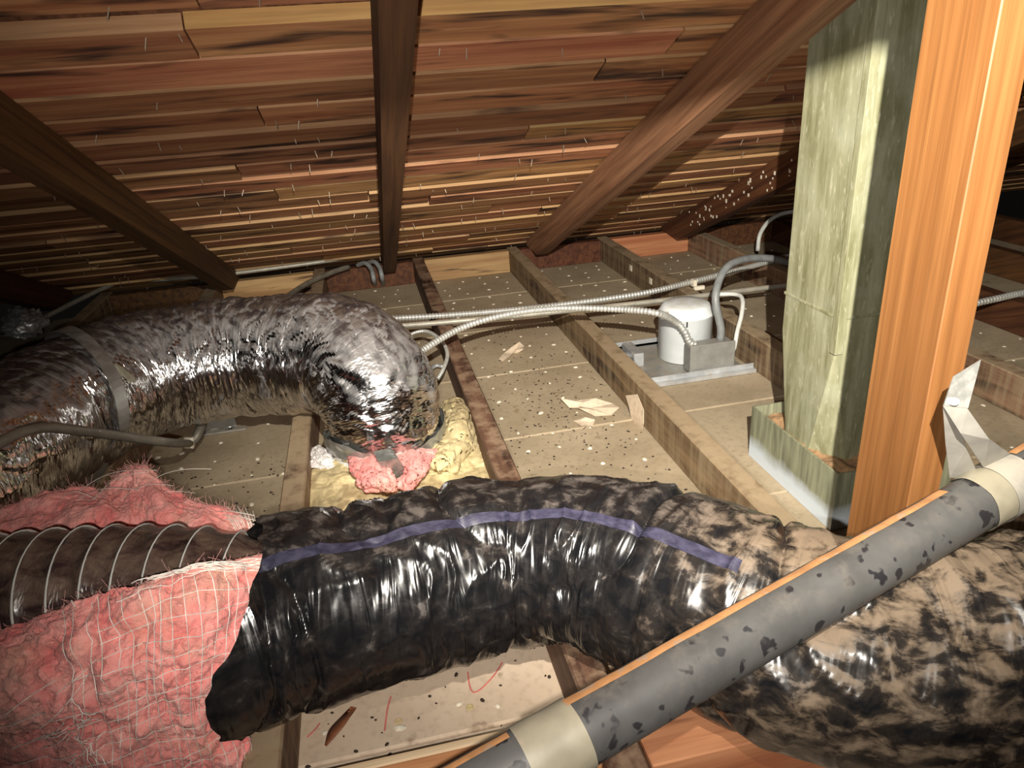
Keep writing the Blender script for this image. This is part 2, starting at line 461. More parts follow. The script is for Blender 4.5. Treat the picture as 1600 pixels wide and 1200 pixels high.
MT['crayon'] = plain('red_crayon', (0.62, 0.18, 0.15), 0.8, bump=0)
MT['wool_yellow'] = plain('yellow_glass_wool', (0.60, 0.47, 0.235), 0.95, 0.0, 0.35, 60, col2=(0.76, 0.63, 0.36), bump=0.6, rnd=True, spots=(0.42, 0.32, 0.17), spot_scale=18, spot_cut=0.62)
MT['thread'] = plain('white_glass_thread', (0.90, 0.82, 0.74), 0.5, bump=0)
MT['tape'] = plain('silver_duct_tape', (0.36, 0.37, 0.35), 0.30, 0.65, 0.35, 45, bump=0.9)

def pink_material():
    N = Nodes('pink_glass_wool'); v = N.coord('Object', False)
    a = N.noise(v, 16.0, 6.0, 0.65, 0.8); b = N.noise(v, 150.0, 3.0, 0.6); d = N.noise(v, 9.0, 4.0, 0.6)
    c = N.mix(N.ramp(a, 0.32, 0.66), (0.82, 0.200, 0.190), (0.92, 0.46, 0.41))
    c = N.mix(N.ramp(d, 0.54, 0.72, 0, 0.75), c, (0.66, 0.42, 0.30))
    c = N.mix(N.ramp(b, 0.56, 0.80, 0, 0.4), c, (0.90, 0.60, 0.54))
    s = N.noise(N.mapping(v, (1, 1, 1), (4, 7, 2)), 30.0, 3.0, 0.5)
    c = N.mix(N.ramp(s, 0.67, 0.73, 0, 0.6), c, (0.20, 0.09, 0.08))
    N.b.inputs['Sheen Weight'].default_value = 0.15
    h = N.math('ADD', a, N.math('MULTIPLY', b, 0.5))
    return N.done(c, 0.95, 0, N.bump(h, 0.8, 0.008), 0.1)
MT['wool_pink'] = pink_material()

def foil_material():
    N = Nodes('crinkled_foil'); v = N.coord('UV', False)
    w1 = N.noise(N.mapping(v, (40, 7, 1)), 1.0, 3.0, 0.55, 1.2)       # creases run round the duct
    w2 = N.noise(N.mapping(v, (95, 26, 1)), 1.0, 2.0, 0.5, 0.8)
    h = N.math('ADD', w1, N.math('MULTIPLY', w2, 0.5))
    up = N.ramp(N.up(), 0.42, 0.92)
    d1 = N.noise(N.mapping(v, (14, 14, 1)), 1.0, 5.0, 0.65, 0.5)
    dust = N.math('MULTIPLY', up, N.ramp(d1, 0.14, 0.36))
    film = N.ramp(d1, 0.60, 0.72, 0.0, 0.30)
    fac = N.math('MAXIMUM', dust, film)
    c = N.mix(fac, (0.66, 0.65, 0.66), (0.074, 0.052, 0.041))
    c = N.mix(N.math('MULTIPLY', N.ramp(N.noise(N.mapping(v, (40, 40, 1)), 1.0, 3.0), 0.48, 0.60), dust), c, (0.035, 0.024, 0.024))
    metal = N.math('SUBTRACT', 1.0, N.math('MULTIPLY', fac, 0.95))
    rough = N.ramp(fac, 0, 1, 0.15, 0.6)
    return N.done(c, rough, metal, N.bump(h, 0.60, 0.010), 0.5)
MT['foil'] = foil_material()

def jacket_material(split):
    N = Nodes('black_plastic_jacket'); v = N.coord('UV', False)
    sx = N.n('SeparateXYZ'); N.link(v, sx.inputs[0])
    along = sx.outputs['X']
    w1 = N.noise(N.mapping(v, (38, 5, 1)), 1.0, 2.0, 0.5, 1.2)
    w2 = N.noise(N.mapping(v, (16, 10, 1)), 1.0, 2.0, 0.5, 0.8)
    h = N.math('ADD', w1, N.math('MULTIPLY', w2, 0.5))
    up = N.up()
    # settled dust: thin on the left, thick and rubbed through in patches on the right
    patch = N.noise(N.mapping(v, (38, 38, 1), (1.3, 0.4, 0)), 1.0, 5.0, 0.62, 0.4)
    fine = N.noise(N.mapping(v, (95, 95, 1)), 1.0, 2.0, 0.6)
    far = N.ramp(along, split - 0.06, split + 0.10)
    bias = N.math('ADD', N.math('MULTIPLY', far, 0.120), N.math('MULTIPLY', N.ramp(up, 0.80, 1.0), 0.12))
    f1 = N.ramp(N.math('ADD', N.math('ADD', patch, bias), N.math('MULTIPLY', fine, 0.08)), 0.62, 0.80)
    haze = N.ramp(N.math('ADD', patch, N.math('MULTIPLY', bias, 0.6)), 0.42, 0.70, 0.0, 0.20)
    fac = N.math('MAXIMUM', N.math('MULTIPLY', f1, 0.92), haze)
    dustc = N.mix(far, (0.078, 0.063, 0.055), (0.165, 0.118, 0.078))
    c = N.mix(fac, (0.007, 0.007, 0.008), dustc)
    rough = N.ramp(fac, 0, 0.9, 0.20, 0.75)
    return N.done(c, rough, 0, N.bump(h, 0.7, 0.008), 0.55)

def stripe_material():
    N = Nodes('violet_print_stripe'); v = N.coord('UV', False)
    n = N.noise(N.mapping(v, (60, 90, 1)), 1.0, 3.0, 0.6)
    c = N.mix(N.ramp(n, 0.35, 0.7), (0.018, 0.017, 0.033), (0.050, 0.047, 0.080))
    return N.done(c, 0.4, 0, N.bump(n, 0.2, 0.003), 0.5)
MT['stripe'] = stripe_material()

def core_material():
    N = Nodes('brown_clear_core_film'); v = N.coord('UV', False)
    n = N.noise(N.mapping(v, (26, 26, 1)), 1.0, 5.0, 0.65, 0.6); w = N.noise(N.mapping(v, (60, 14, 1)), 1.0, 3.0, 0.6, 1.0)
    c = N.mix(N.ramp(n, 0.36, 0.68), (0.040, 0.022, 0.022), (0.17, 0.115, 0.085))
    return N.done(c, N.ramp(n, 0.3, 0.7, 0.14, 0.45), 0, N.bump(w, 0.6, 0.006), 0.6)
MT['core'] = core_material()

def flue_material():
    N = Nodes('green_grey_flue_coating'); v = N.coord('Object', False)
    s1 = N.noise(N.mapping(v, (55, 55, 7)), 1.0, 5.0, 0.65, 0.3); s2 = N.noise(v, 9.0, 4.0, 0.6); s3 = N.noise(N.mapping(v, (160, 160, 40)), 1.0, 2.0)
    c = N.mix(N.ramp(s1, 0.34, 0.66), (0.150, 0.146, 0.074), (0.295, 0.29, 0.185))
    c = N.mix(N.ramp(s2, 0.50, 0.72, 0, 0.6), c, (0.33, 0.34, 0.25))
    c = N.mix(N.ramp(s3, 0.60, 0.72, 0, 0.55), c, (0.44, 0.42, 0.31))
    return N.done(c, 0.7, 0, N.bump(s1, 0.3, 0.002), 0.3)
MT['flue'] = flue_material()
def collar_material():
    N = Nodes('dusty_flue_collar'); v = N.coord('Object', False)
    s = N.n('SeparateXYZ'); N.link(v, s.inputs[0])
    n = N.noise(v, 14.0, 5.0, 0.65); f = N.noise(N.mapping(v, (70, 70, 9)), 1.0, 3.0)
    base = N.mix(N.ramp(f, 0.35, 0.65), (0.13, 0.13, 0.085), (0.27, 0.275, 0.18))
    low = N.ramp(N.math('ADD', s.outputs['Z'], N.math('MULTIPLY', n, 0.045)), 0.045, 0.075, 1.0, 0.0)   # scraped bare along the foot
    c = N.mix(low, base, (0.56, 0.62, 0.68))
    return N.done(c, 0.55, 0, None, 0.4)
MT['collar'] = collar_material()
MT['rust'] = plain('rusty_debris', (0.30, 0.18, 0.09), 0.95, 0, 0.4, 80)
# ------------------------------------------------------------------ setting: roof, floor
ZR = CAM[2] + 0.535 / math.cos(SLOPE)            # underside of the roof boards above y = 0
CS, SN = math.cos(SLOPE), math.sin(SLOPE)
def roof(x, t, n=0.0):                           # t down the slope, n above the board undersides
    return (x, t * CS + n * SN, ZR - t * SN + n * CS)
def roof_box(x0, x1, t0, t1, n0, n1, skew=0.0):
    v = [roof(x0, t0, n0), roof(x1, t0 + skew, n0), roof(x1, t1 + skew, n0), roof(x0, t1, n0),
         roof(x0, t0, n1), roof(x1, t0 + skew, n1), roof(x1, t1 + skew, n1), roof(x0, t1, n1)]
    return v, [(0, 1, 2, 3), (7, 6, 5, 4), (4, 5, 1, 0), (5, 6, 2, 1), (6, 7, 3, 2), (7, 4, 0, 3)]

ceiling = empty('ceiling', (0.3, 1.3, ZR - 1.3 * math.tan(SLOPE)), 'sloping roof underside of rough brown boards', None, None, 'structure')
rows = []
t = 1.322 - 0.108 * 17
k = -17
while t < 3.46:
    pitch = 0.108 + RND.uniform(-0.006, 0.006)
    gap = RND.uniform(0.010, 0.026) if k < 5 else RND.uniform(0.020, 0.032)
    if k == -1: gap = 0.056                       # the bare edge of the next board shows here
    rows.append((k, t, t + pitch - gap)); t += pitch; k += 1
for (k, t0, t1) in rows:
    x = -2.4 + RND.uniform(-0.5, 0.0)
    while x < 3.6:
        ln = RND.choice((1.24, 1.86, 2.48, 3.1)) if k != 0 else (-0.205 - x if x < -0.3 else 3.2)
        drop = RND.uniform(-0.004, 0.004)
        mat = MT['deck']
        if k == 0: drop = -0.002
        if t1 > 0.3 or True:
            v, f = roof_box(x, x + ln - 0.003, t0, t1, drop, 0.023, RND.uniform(-0.004, 0.004))
            o = build('board', v, f, mat, ceiling)
            o.data.materials.append(MT['deck_pale' if k == 0 and x > -0.3 else 'deck_edge'])
            o.data.polygons[2].material_index = 1      # the sawn upper edge
        x += ln
for j in range(-2, 12):                           # cedar shingle courses lying on the boards
    t0 = -0.6 + j * 0.32
    v, f = roof_box(-2.9, 3.7, t0, t0 + 0.33, 0.0235 + 0.0, 0.034)
    build('shingle_course', v, f, MT['shingle'], ceiling)
# shingle nails poking through the boards, in pairs
nv, nf = lathe([(0.0011, 0.0), (0.0011, -0.015), (0.0003, -0.018)], (0, 0, 0), 6)
nail_mesh = None
for (k, t0, t1) in rows:
    if t0 < 0.9: continue
    x = -1.25 + RND.uniform(0, 0.2)
    while x < 1.9:
        for dx in (0.0, RND.uniform(0.03, 0.05)):
            if RND.random() < 0.45: continue
            p = roof(x + dx, RND.uniform(t0 + 0.01, t1 - 0.01), 0.001)
            if nail_mesh is None:
                o = build('nail', np.array(nv) + np.array(p), nf, MT['nail'], ceiling, origin=p)
                nail_mesh = o.data
            else:
                o = bpy.data.objects.new('nail', nail_mesh); COL.objects.link(o)
                o.parent = ceiling; o.location = tuple(np.array(p) - world_loc(ceiling))
            o.rotation_euler = (RND.uniform(-0.5, 0.5), RND.uniform(-0.45, 0.45), 0)
            o.scale = (1, 1, RND.uniform(0.7, 1.25))
        x += RND.uniform(0.16, 0.34)

floor = empty('floor', (0.2, 1.4, -0.014), 'tan gypsum lath panels forming the attic floor', None, None, 'structure')
JT = 0.095                                        # joist height
JX = [-1.043, -0.631, -0.225, 0.179, 0.585, 0.991, 1.397, 1.803, 2.209, 2.615]   # left faces
JW = 0.045
ys = [-0.10, 0.30, 0.712, 1.108, 1.505, 1.898, 2.29, 2.68, 3.08]
for j in range(len(ys) - 1):
    y0, y1 = ys[j] + 0.0015, ys[j + 1] - 0.0015
    if j <= 2:
        cuts = [-1.45, JX[2] + 0.02, JX[3] + 0.02, JX[4] + 0.02, JX[6] + 0.02, 2.64]
    else:
        off = JX[(j * 2) % 3] + 0.02
        cuts = [-1.45, off, off + 1.218, off + 2.436, 2.64]
    cuts = sorted(c for c in cuts if -1.46 < c < 2.65)
    for a, b in zip(cuts[:-1], cuts[1:]):
        pale = j <= 2 and a > JX[2] - 0.1 and b < JX[4] + 0.1
        v, f = chamfer_box(a + 0.001, b - 0.001, y0, y1, -0.0125, 0.0, 0.003)
        build('panel', v, f, MT['new_panel' if pale else 'lath'], floor)
v, f = box_geo(-1.5, 2.7, -0.12, 3.1, -0.03, -0.0135)
build('plaster_backing', v, f, MT['under'], floor)

# ------------------------------------------------------------------ framing timber
joist_words = ['dusty brown joist in the shadow beyond the far left rafter',
 'dusty brown joist under the left bend of the foil duct',
 'tan dusty joist crossing under the foil duct, ending beside the torn pink wool',
 'dark stained joist just right of the foil duct boot',
 'long brown joist running diagonally from the eave to the base of the orange post',
 'dusty joist on the right side of the white lamp housing',
 'dusty joist behind the olive flue, second right of the lamp housing',
 'joist in the dark right of the orange post, nearest to it',
 'joist in the dark right of the orange post, second from it', 'joist in the dark at the far right']
for i, x in enumerate(JX):
    v, f = chamfer_box(x, x + JW, -0.10, 3.045, 0.0005, JT + RND.uniform(-0.001, 0.001), 0.003)
    o = build('ceiling_joist', v, f, MT['joist_dark' if i == 3 else 'rafter' if i >= 7 else 'joist'])  # rightmost joists take the dark rafter wood, shade put into their colour
    tag(o, joist_words[i], 'joist', 'joists across the attic floor')

RX = [-1.18, -0.562, 0.053, 0.670, 1.283, 1.90]
RD = 0.090
rafter_words = ['rafter in the dark at the far left edge', 'dark rafter slanting down from the upper left edge to the foil duct',
 'dark brown rafter running straight down the middle of the roof', 'thick rafter slanting from the flue top down left, half in bright light',
 'white-speckled rafter ending above the right joists beside the flue', 'rafter hidden in the dark right of the orange post']
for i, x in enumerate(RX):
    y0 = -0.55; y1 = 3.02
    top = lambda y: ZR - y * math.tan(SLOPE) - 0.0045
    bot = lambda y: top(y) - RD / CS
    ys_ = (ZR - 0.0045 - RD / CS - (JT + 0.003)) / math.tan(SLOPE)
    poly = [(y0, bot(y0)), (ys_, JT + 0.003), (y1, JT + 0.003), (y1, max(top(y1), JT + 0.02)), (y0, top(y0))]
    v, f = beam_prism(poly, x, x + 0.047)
    tag(build('rafter', v, f, MT['rafter_lit' if i == 3 else 'rafter']), rafter_words[i], 'rafter', 'rafters under the roof boards')
# unseen beam added overhead of the lens to cut the head lamp's light
v, f = chamfer_box(-1.4, 2.2, 0.200, 0.245, 0.986, 1.170, 0.003)
tag(build('shade_beam', v, f, MT['shade_beam']), 'dark purlin under the rafters above the top of the picture', 'beam')

# eave blocks between the joists
eave_words = ['', 'wooden eave block behind the left bend of the foil duct', 'orange wooden eave block behind the middle of the foil duct',
  'dark eave block at the foot of the middle rafter', 'pale knotted eave block between two joists right of the middle rafter', 'brown eave block at the foot of the thick bright rafter',
  'bright orange eave block beside the speckled rafter', 'eave block in the dark behind the flue', 'eave block in the dark right of the post']
for i in range(0, 8):
    x0, x1 = JX[i] + JW + 0.001, JX[i + 1] - 0.001
    v, f = chamfer_box(x0, x1, 2.985, 3.028, 0.0005, JT - 0.002, 0.002)
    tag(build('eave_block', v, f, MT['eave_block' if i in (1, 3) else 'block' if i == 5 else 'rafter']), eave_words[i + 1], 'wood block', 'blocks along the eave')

# near blocking and strip at the bottom edge
v, f = chamfer_box(JX[2] + JW + 0.001, JX[3] - 0.001, 0.555, 0.612, 0.0005, JT - 0.004, 0.002)
tag(build('blocking', v, f, MT['block']), 'reddish wood blocking under the taped lower end of the grey pipe', 'wood block', 'blocking at the near edge')
v, f = chamfer_box(JX[3] + JW + 0.004, JX[4] - 0.001, 0.532, 0.606, 0.0005, JT - 0.004, 0.002)
tag(build('blocking', v, f, MT['block']), 'reddish wood blocking under the dusty right half of the black duct', 'wood block', 'blocking at the near edge')
v, f = chamfer_box(JX[2] + JW + 0.001, JX[3] - 0.001, 0.613, 0.627, 0.0005, JT - 0.006, 0.003)
tag(build('wood_strip', v, f, MT['pale_strip']), 'thin pale wood strip along the blocking at the bottom edge', 'wood strip')

# orange post
pv, pf = chamfer_box(0.5445, 0.5830, 0.583, 0.672, 0.0008, 1.098, 0.0012)
pv = [(x + (z - 0.45) * 0.006, y, z) for x, y, z in pv]
tag(build('post', pv, pf, MT['post']), 'bright orange wooden post standing in front of the olive flue', 'post')

# ------------------------------------------------------------------ flue with collar
flue = empty('flue', (0.86, 1.137, 0.0), 'olive green square flue rising behind the orange post', 'flue')
fx0, fx1, fy0, fy1 = 0.775, 0.945, 1.050, 1.222
def ring_rect(z, k):                              # square with corners cut by k
    return [(fx0 + k, fy0, z), (fx1 - k, fy0, z), (fx1, fy0 + k, z), (fx1, fy1 - k, z), (fx1 - k, fy1, z), (fx0 + k, fy1, z), (fx0, fy1 - k, z), (fx0, fy0 + k, z)]
FV = []; FF = []
lev = [(0.02, 0.062), (0.30, 0.004), (0.33, 0.004), (1.05, 0.004)]
for z, k in lev: FV += ring_rect(z, k)
for r_ in range(len(lev) - 1):
    for i in range(8):
        j = (i + 1) % 8; FF.append((r_ * 8 + i, r_ * 8 + j, r_ * 8 + 8 + j, r_ * 8 + 8 + i))
FF.append(tuple(range(7, -1, -1))); FF.append(tuple(range(24, 32)))
build('shaft', FV, FF, MT['flue'], flue)
v, f = chamfer_box(fx0 - 0.004, fx0 + 0.002, fy0 - 0.004, fy0 + 0.012, 0.31, 1.04, 0.0008)
v2, f2 = chamfer_box(fx0 + 0.0005, fx0 + 0.012, fy0 - 0.004, fy0 + 0.001, 0.31, 1.04, 0.0008)
build('corner_seam', *merge((v, f), (v2, f2)), MT['flue'], flue)
v, f = chamfer_box(fx0 - 0.0012, fx1 + 0.0012, fy0 - 0.0012, fy1 + 0.0012, 0.372, 0.378, 0.001)
build('joint_band', v, f, MT['flue'], flue)
cx0, cx1, cy0, cy1, ch = 0.748, 0.985, 0.967, 1.262, 0.118
outer = [(cx0, cy0), (cx1, cy0), (cx1, cy1), (cx0, cy1)]
w_ = 0.004
V = []
for z in (0.0008, ch):
    V += [(x, y, z) for x, y in outer] + [(x + (w_ if x == cx0 else -w_), y + (w_ if y == cy0 else -w_), z) for x, y in outer]
F_ = []
for i in range(4):
    j = (i + 1) % 4
    F_ += [(i, j, 8 + j, 8 + i), (4 + j, 4 + i, 12 + i, 12 + j), (8 + i, 8 + j, 12 + j, 12 + i), (j, i, 4 + i, 4 + j)]
build('collar', V, F_, MT['collar'], flue)
X, Y = np.meshgrid(np.linspace(cx0 + 0.006, cx1 - 0.006, 60), np.linspace(cy0 + 0.006, cy1 - 0.006, 60))
Z = 0.080 + 0.03 * fbm(X * 30, Y * 30, 3)
idx = np.arange(3600).reshape(60, 60)
build('debris_fill', np.stack([X, Y, Z], -1).reshape(-1, 3), np.stack([idx[:-1, :-1], idx[:-1, 1:], idx[1:, 1:], idx[1:, :-1]], -1).reshape(-1, 4), MT['rust'], flue, smooth=True)

# ------------------------------------------------------------------ silver foil duct
foil = empty('foil_duct', (-0.30, 1.55, 0.095), 'crinkled silver foil duct arching left to its taped boot', 'duct')
FP = [(-1.10, 0.93, 0.27, 0.135), (-0.90, 1.03, 0.265, 0.135), (-0.715, 1.22, 0.255, 0.135), (-0.64, 1.45, 0.243, 0.136), (-0.52, 1.615, 0.24, 0.136), (-0.35, 1.665, 0.235, 0.137), (-0.205, 1.63, 0.238, 0.137),
      (-0.085, 1.555, 0.240, 0.137), (-0.030, 1.480, 0.200, 0.134), (-0.018, 1.447, 0.135, 0.126), (-0.018, 1.437, 0.072, 0.119)]
fpath = Path(FP, 500)
def foil_disp(S, TH):
    a = vnoise(S * 34 + 1.3 * vnoise(S * 9, TH * 2.0, 4), TH * 1.1, 5)
    b = vnoise(S * 95 + 2.0 * vnoise(S * 22, TH * 3.0, 6), TH * 2.2, 7)
    c = fbm(S * 9, TH * 1.4, 8, 3)
    e = np.abs(2 * vnoise(S * 55 + 3 * vnoise(S * 12, TH * 4, 19), TH * 3.5, 21) - 1)
    return 0.007 * (a - 0.5) + 0.0035 * (b - 0.5) + 0.014 * (c - 0.5) - 0.0035 * (1 - e) ** 3
V, F_, UV = tube_surface(fpath, 620, 150, foil_disp)
build('foil_sleeve', V, F_, MT['foil'], foil, smooth=True, uv=UV)
# tape wrapped where the sleeve meets the boot
def tape_disp(S, TH):
    return 0.003 + 0.006 * vnoise(S * 70 + 2.0 * vnoise(S * 14, TH * 4, 2), TH * 2.2, 12)
V, F_, UV = tube_surface(fpath, 40, 110, lambda S, TH: foil_disp(S, TH) * 0.3 + tape_disp(S, TH), start=lambda th: np.full_like(th, fpath.L - 0.044) + 0.014 * np.sin(th * 2 + 1) + 0.012 * vnoise(th * 5, th * 0, 14) , end=lambda th: np.full_like(th, fpath.L - 0.012))
build('boot_tape', V, F_, MT['tape'], foil, smooth=True, uv=UV)
# sheet metal boot rim on the floor
V, F_ = lathe([(0.130, 0.0), (0.130, 0.012), (0.117, 0.013), (0.114, 0.085), (0.110, 0.085), (0.110, 0.0)], (-0.018, 1.436, 0.001), 48)
build('boot_rim', V, F_, MT['can'], foil, smooth=False)
# loose tape flap hanging at the boot
fl = [atd(583, 706, 1.42), atd(592, 722, 1.40), atd(600, 738, 1.42), atd(606, 752, 1.44)]
fr = [atd(612, 700, 1.42), atd(622, 716, 1.39), atd(632, 730, 1.41), atd(628, 746, 1.44)]
build('tape_flap', *ribbon(fl, fr, 0.001), MT['tape'], foil)
# scrap of pale tape on the sleeve
gs, gt = np.meshgrid(np.linspace(0.3, fpath.L - 0.3, 160), np.linspace(-2.2, 2.2, 120))
gp = fpath.point(gs, gt, fpath.radius(gs)) - CAM
gd = gp @ _f
miss = np.hypot(800 + FPX * (gp @ _r) / gd - 192, 600 - FPX * (gp @ _u) / gd - 583) + gd * 30
mi = np.unravel_index(np.argmin(miss), miss.shape)
ps, pt = gs[mi], gt[mi]
V, F_, UV = tube_surface(fpath, 14, 14, foil_disp, start=lambda th: ps - 0.012 + (th - pt) * 0.06 + 0.004 * vnoise(th * 30, th * 0, 3), end=lambda th: ps + 0.012 + (th - pt) * 0.06, extra=0.0022, th0=pt - 0.17, th1=pt + 0.17)
build('tape_scrap', V, F_, MT['pipe_tape'], foil, smooth=True, uv=UV)

# hanger strap over the foil duct
ss = fpath.s[np.argmin(np.abs(fpath.p[:, 1] - 1.50) + (fpath.p[:, 0] > -0.3) * 9)]
side = 1.0 if (fpath.point(np.array([ss]), np.array([1.3]), np.array([0.14]))[0][0] > fpath.point(np.array([ss]), np.array([-1.3]), np.array([0.14]))[0][0]) else -1.0
angs = np.linspace(-0.9, 1.75, 30) * side
def band(sv, rr): return [fpath.point(np.array([sv + 0.022 - 0.040 * a * side]), np.array([a]), np.array([rr]))[0] for a in angs]
bl, br = band(ss - 0.017, 0.145), band(ss + 0.017, 0.145)
tail_a = np.array([-0.612, 1.395, JT + 0.006]); tail_b = np.array([-0.590, 1.425, JT + 0.006])
hs_l = bl + [bl[-1] * 0.5 + tail_a * 0.5, tail_a]
hs_r = br + [br[-1] * 0.5 + tail_b * 0.5, tail_b]
hanger = empty('hanger_strap', (-0.60, 1.41, JT), 'dull grey metal strap bent over the left of the foil duct', 'strap')
build('band', *ribbon(hs_l, hs_r, 0.0012), MT['strap'], hanger)
build('foot_tab', *ribbon([tail_a + (0.0, 0, -0.003), tail_a + (-0.052, -0.055, -0.003)], [tail_b + (0.0, 0, -0.003), tail_b + (-0.046, -0.075, -0.003)], 0.0012), MT['galv_dusty'], hanger)

# ------------------------------------------------------------------ black jacketed duct with its opened insulation
black = empty('black_duct', (0.12, 0.70, 0.095), 'black plastic jacketed duct with torn pink wool at its open left end', 'duct')
BP = [(*at(270, 1012, 0.225), 0.122), (*at(330, 992, 0.225), 0.122), (*at(440, 955, 0.222), 0.121), (*at(560, 926, 0.22), 0.116), (*at(700, 890, 0.22), 0.112), (*at(810, 872, 0.22), 0.111), (*at(930, 878, 0.22), 0.112),
      (*at(1050, 916, 0.22), 0.116), (*at(1200, 980, 0.217), 0.120), (*at(1390, 1018, 0.215), 0.121), (*at(1600, 1008, 0.215), 0.122), (*at(1800, 985, 0.22), 0.124), (*at(2300, 930, 0.22), 0.124)]
bpath = Path(BP, 500)
def jacket_disp(S, TH):
    wob = vnoise(S * 7, TH * 1.2, 30)
    n1 = vnoise(S * 15 + 0.8 * wob, TH * 0.55, 31)
    crease = (1 - np.abs(2 * n1 - 1)) ** 5
    n2 = vnoise(S * 48 + 2.2 * vnoise(S * 14, TH * 1.6, 32), TH * 1.3, 33)
    n3 = vnoise(S * 110 + 3.0 * vnoise(S * 25, TH * 2.6, 34), TH * 2.8, 35)
    big = fbm(S * 6, TH * 0.9, 36, 3)
    ridge = (1 - np.abs(2 * vnoise(S * 34 + 2.5 * vnoise(S * 8, TH * 2.2, 37), TH * 1.7, 38) - 1)) ** 4
    return -0.011 * crease + 0.0045 * (n2 - 0.5) + 0.0012 * (n3 - 0.5) + 0.016 * (big - 0.5) + 0.0035 * ridge
# the cut end slants: the upper rim starts farther right than the lower rim
CAMSIDE = 1.0 if bpath.point(np.array([0.5]), np.array([1.2]), np.array([0.12]))[0][1] < bpath.point(np.array([0.5]), np.array([-1.2]), np.array([0.12]))[0][1] else -1.0
def cut(th):
    a = th * CAMSIDE                               # positive towards the camera
    base = np.interp(a, [-3.15, -1.5, -0.4, 0.3, 0.55, 0.9, 1.41, 1.7, 2.0, 2.3, 2.5, 3.15], [0.10, 0.10, 0.120, 0.112, 0.100, 0.066, 0.028, 0.027, 0.034, 0.055, 0.080, 0.10])
    return base + 0.010 * (vnoise(th * 9, th * 0, 44) - 0.5)
V, F_, UV = tube_surface(bpath, 900, 170, jacket_disp, start=cut)
s_at = lambda px, py: bpath.s[np.argmin(np.linalg.norm(bpath.p - at(px, py, 0.22), axis=1))]
MT['jacket'] = jacket_material(s_at(1080, 935))
V[:, 1] = np.minimum(V[:, 1], 0.579 + np.maximum(0, np.abs(V[:, 0] - 0.564) - 0.03) * 1.2)   # the duct is pressed in where it leans on the post
jacket = build('jacket', V, F_, MT['jacket'], black, smooth=True, uv=UV)
s1, s2 = s_at(385, 985), s_at(1170, 968)
th_a, th_b = sorted((math.radians(22) * CAMSIDE, math.radians(29) * CAMSIDE))
V, F_, UV = tube_surface(bpath, 700, 12, jacket_disp, start=lambda th: np.maximum(cut(th) + 0.002, 0), end=lambda th: np.full_like(th, s2), extra=0.0012, th0=th_a, th1=th_b)
tag(build('print_stripe', V, F_, MT['stripe'], jacket, smooth=True, uv=UV), 'faded violet stripe')

# inner core
CP = [(*atd(-190, 965, 0.905), 0.088), (*atd(-40, 950, 0.905), 0.088), (*atd(90, 938, 0.905), 0.088), (*atd(220, 930, 0.905), 0.086), (*atd(340, 930, 0.90), 0.080), (*atd(440, 945, 0.90), 0.070)]
cpath = Path(CP, 200)
PIT = 0.037
def core_disp(S, TH):
    ph = (S / PIT - TH / (2 * math.pi)) % 1.0
    return -0.004 * np.sin(math.pi * ph) + 0.004 * (vnoise(S * 50, TH * 3, 51) - 0.5)
V, F_, UV = tube_surface(cpath, 300, 110, core_disp)
core = build('inner_core', V, F_, MT['core'], black, smooth=True, uv=UV)
turn = np.arange(0, cpath.L, PIT / 40)
pts = cpath.point(turn, (turn / PIT * 2 * math.pi), cpath.radius(turn) + 0.0012)
build('wire_coil', *thread(pts, 0.0017), MT['white_cable'], core, smooth=True)

# pink wool, front blanket and rear flap
D = lambda rows_: [[atd(*p) for p in r] for r in rows_]
blanket_net = D([
 [(-90, 1040, 0.84), (20, 985, 0.82), (130, 940, 0.80), (240, 910, 0.79), (325, 886, 0.80), (408, 864, 0.83)],
 [(-90, 1075, 0.81), (20, 1030, 0.785), (130, 995, 0.77), (230, 968, 0.76), (315, 950, 0.775), (412, 936, 0.825)],
 [(-95, 1120, 0.80), (20, 1085, 0.775), (130, 1060, 0.765), (225, 1042, 0.765), (305, 1030, 0.78), (400, 1016, 0.825)],
 [(-95, 1165, 0.81), (20, 1140, 0.79), (130, 1125, 0.785), (225, 1112, 0.79), (300, 1103, 0.805), (365, 1096, 0.84)],
 [(-95, 1230, 0.83), (20, 1215, 0.815), (130, 1205, 0.81), (230, 1192, 0.815), (315, 1178, 0.83), (392, 1158, 0.86)],
 [(-95, 1300, 0.85), (10, 1290, 0.84), (120, 1275, 0.835), (220, 1255, 0.84), (300, 1230, 0.85), (372, 1195, 0.87)]])
X = net(blanket_net, 170, 170); Nn = grid_normals(X)
V, F_, front, Nn1 = slab(X, Nn, 0.024, 61, 0.034, 30, CAM)
wool = build('pink_insulation', V, F_, MT['wool_pink'], black, smooth=True)
flap_net = D([
 [(-80, 800, 1.13), (-10, 802, 1.12), (60, 780, 1.12), (125, 768, 1.13), (170, 774, 1.13), (192, 742, 1.14), (222, 730, 1.14), (252, 768, 1.12), (310, 790, 1.10), (370, 800, 1.07), (420, 850, 1.02)],
 [(-80, 815, 1.11), (-10, 815, 1.10), (60, 800, 1.09), (125, 790, 1.09), (175, 790, 1.09), (205, 768, 1.11), (228, 758, 1.11), (255, 785, 1.08), (310, 806, 1.07), (365, 818, 1.05), (420, 866, 1.02)],
 [(-80, 840, 1.08), (-10, 840, 1.06), (60, 832, 1.05), (125, 825, 1.05), (180, 822, 1.05), (212, 815, 1.06), (235, 812, 1.06), (265, 822, 1.04), (310, 835, 1.03), (365, 848, 1.02), (420, 880, 1.01)],
 [(-80, 900, 1.06), (-10, 900, 1.05), (60, 895, 1.04), (125, 890, 1.04), (180, 890, 1.04), (212, 890, 1.04), (235, 890, 1.04), (265, 890, 1.03), (310, 890, 1.02), (365, 890, 1.01), (420, 900, 1.0)]])
X = net(flap_net, 200, 90); Nn = grid_normals(X)
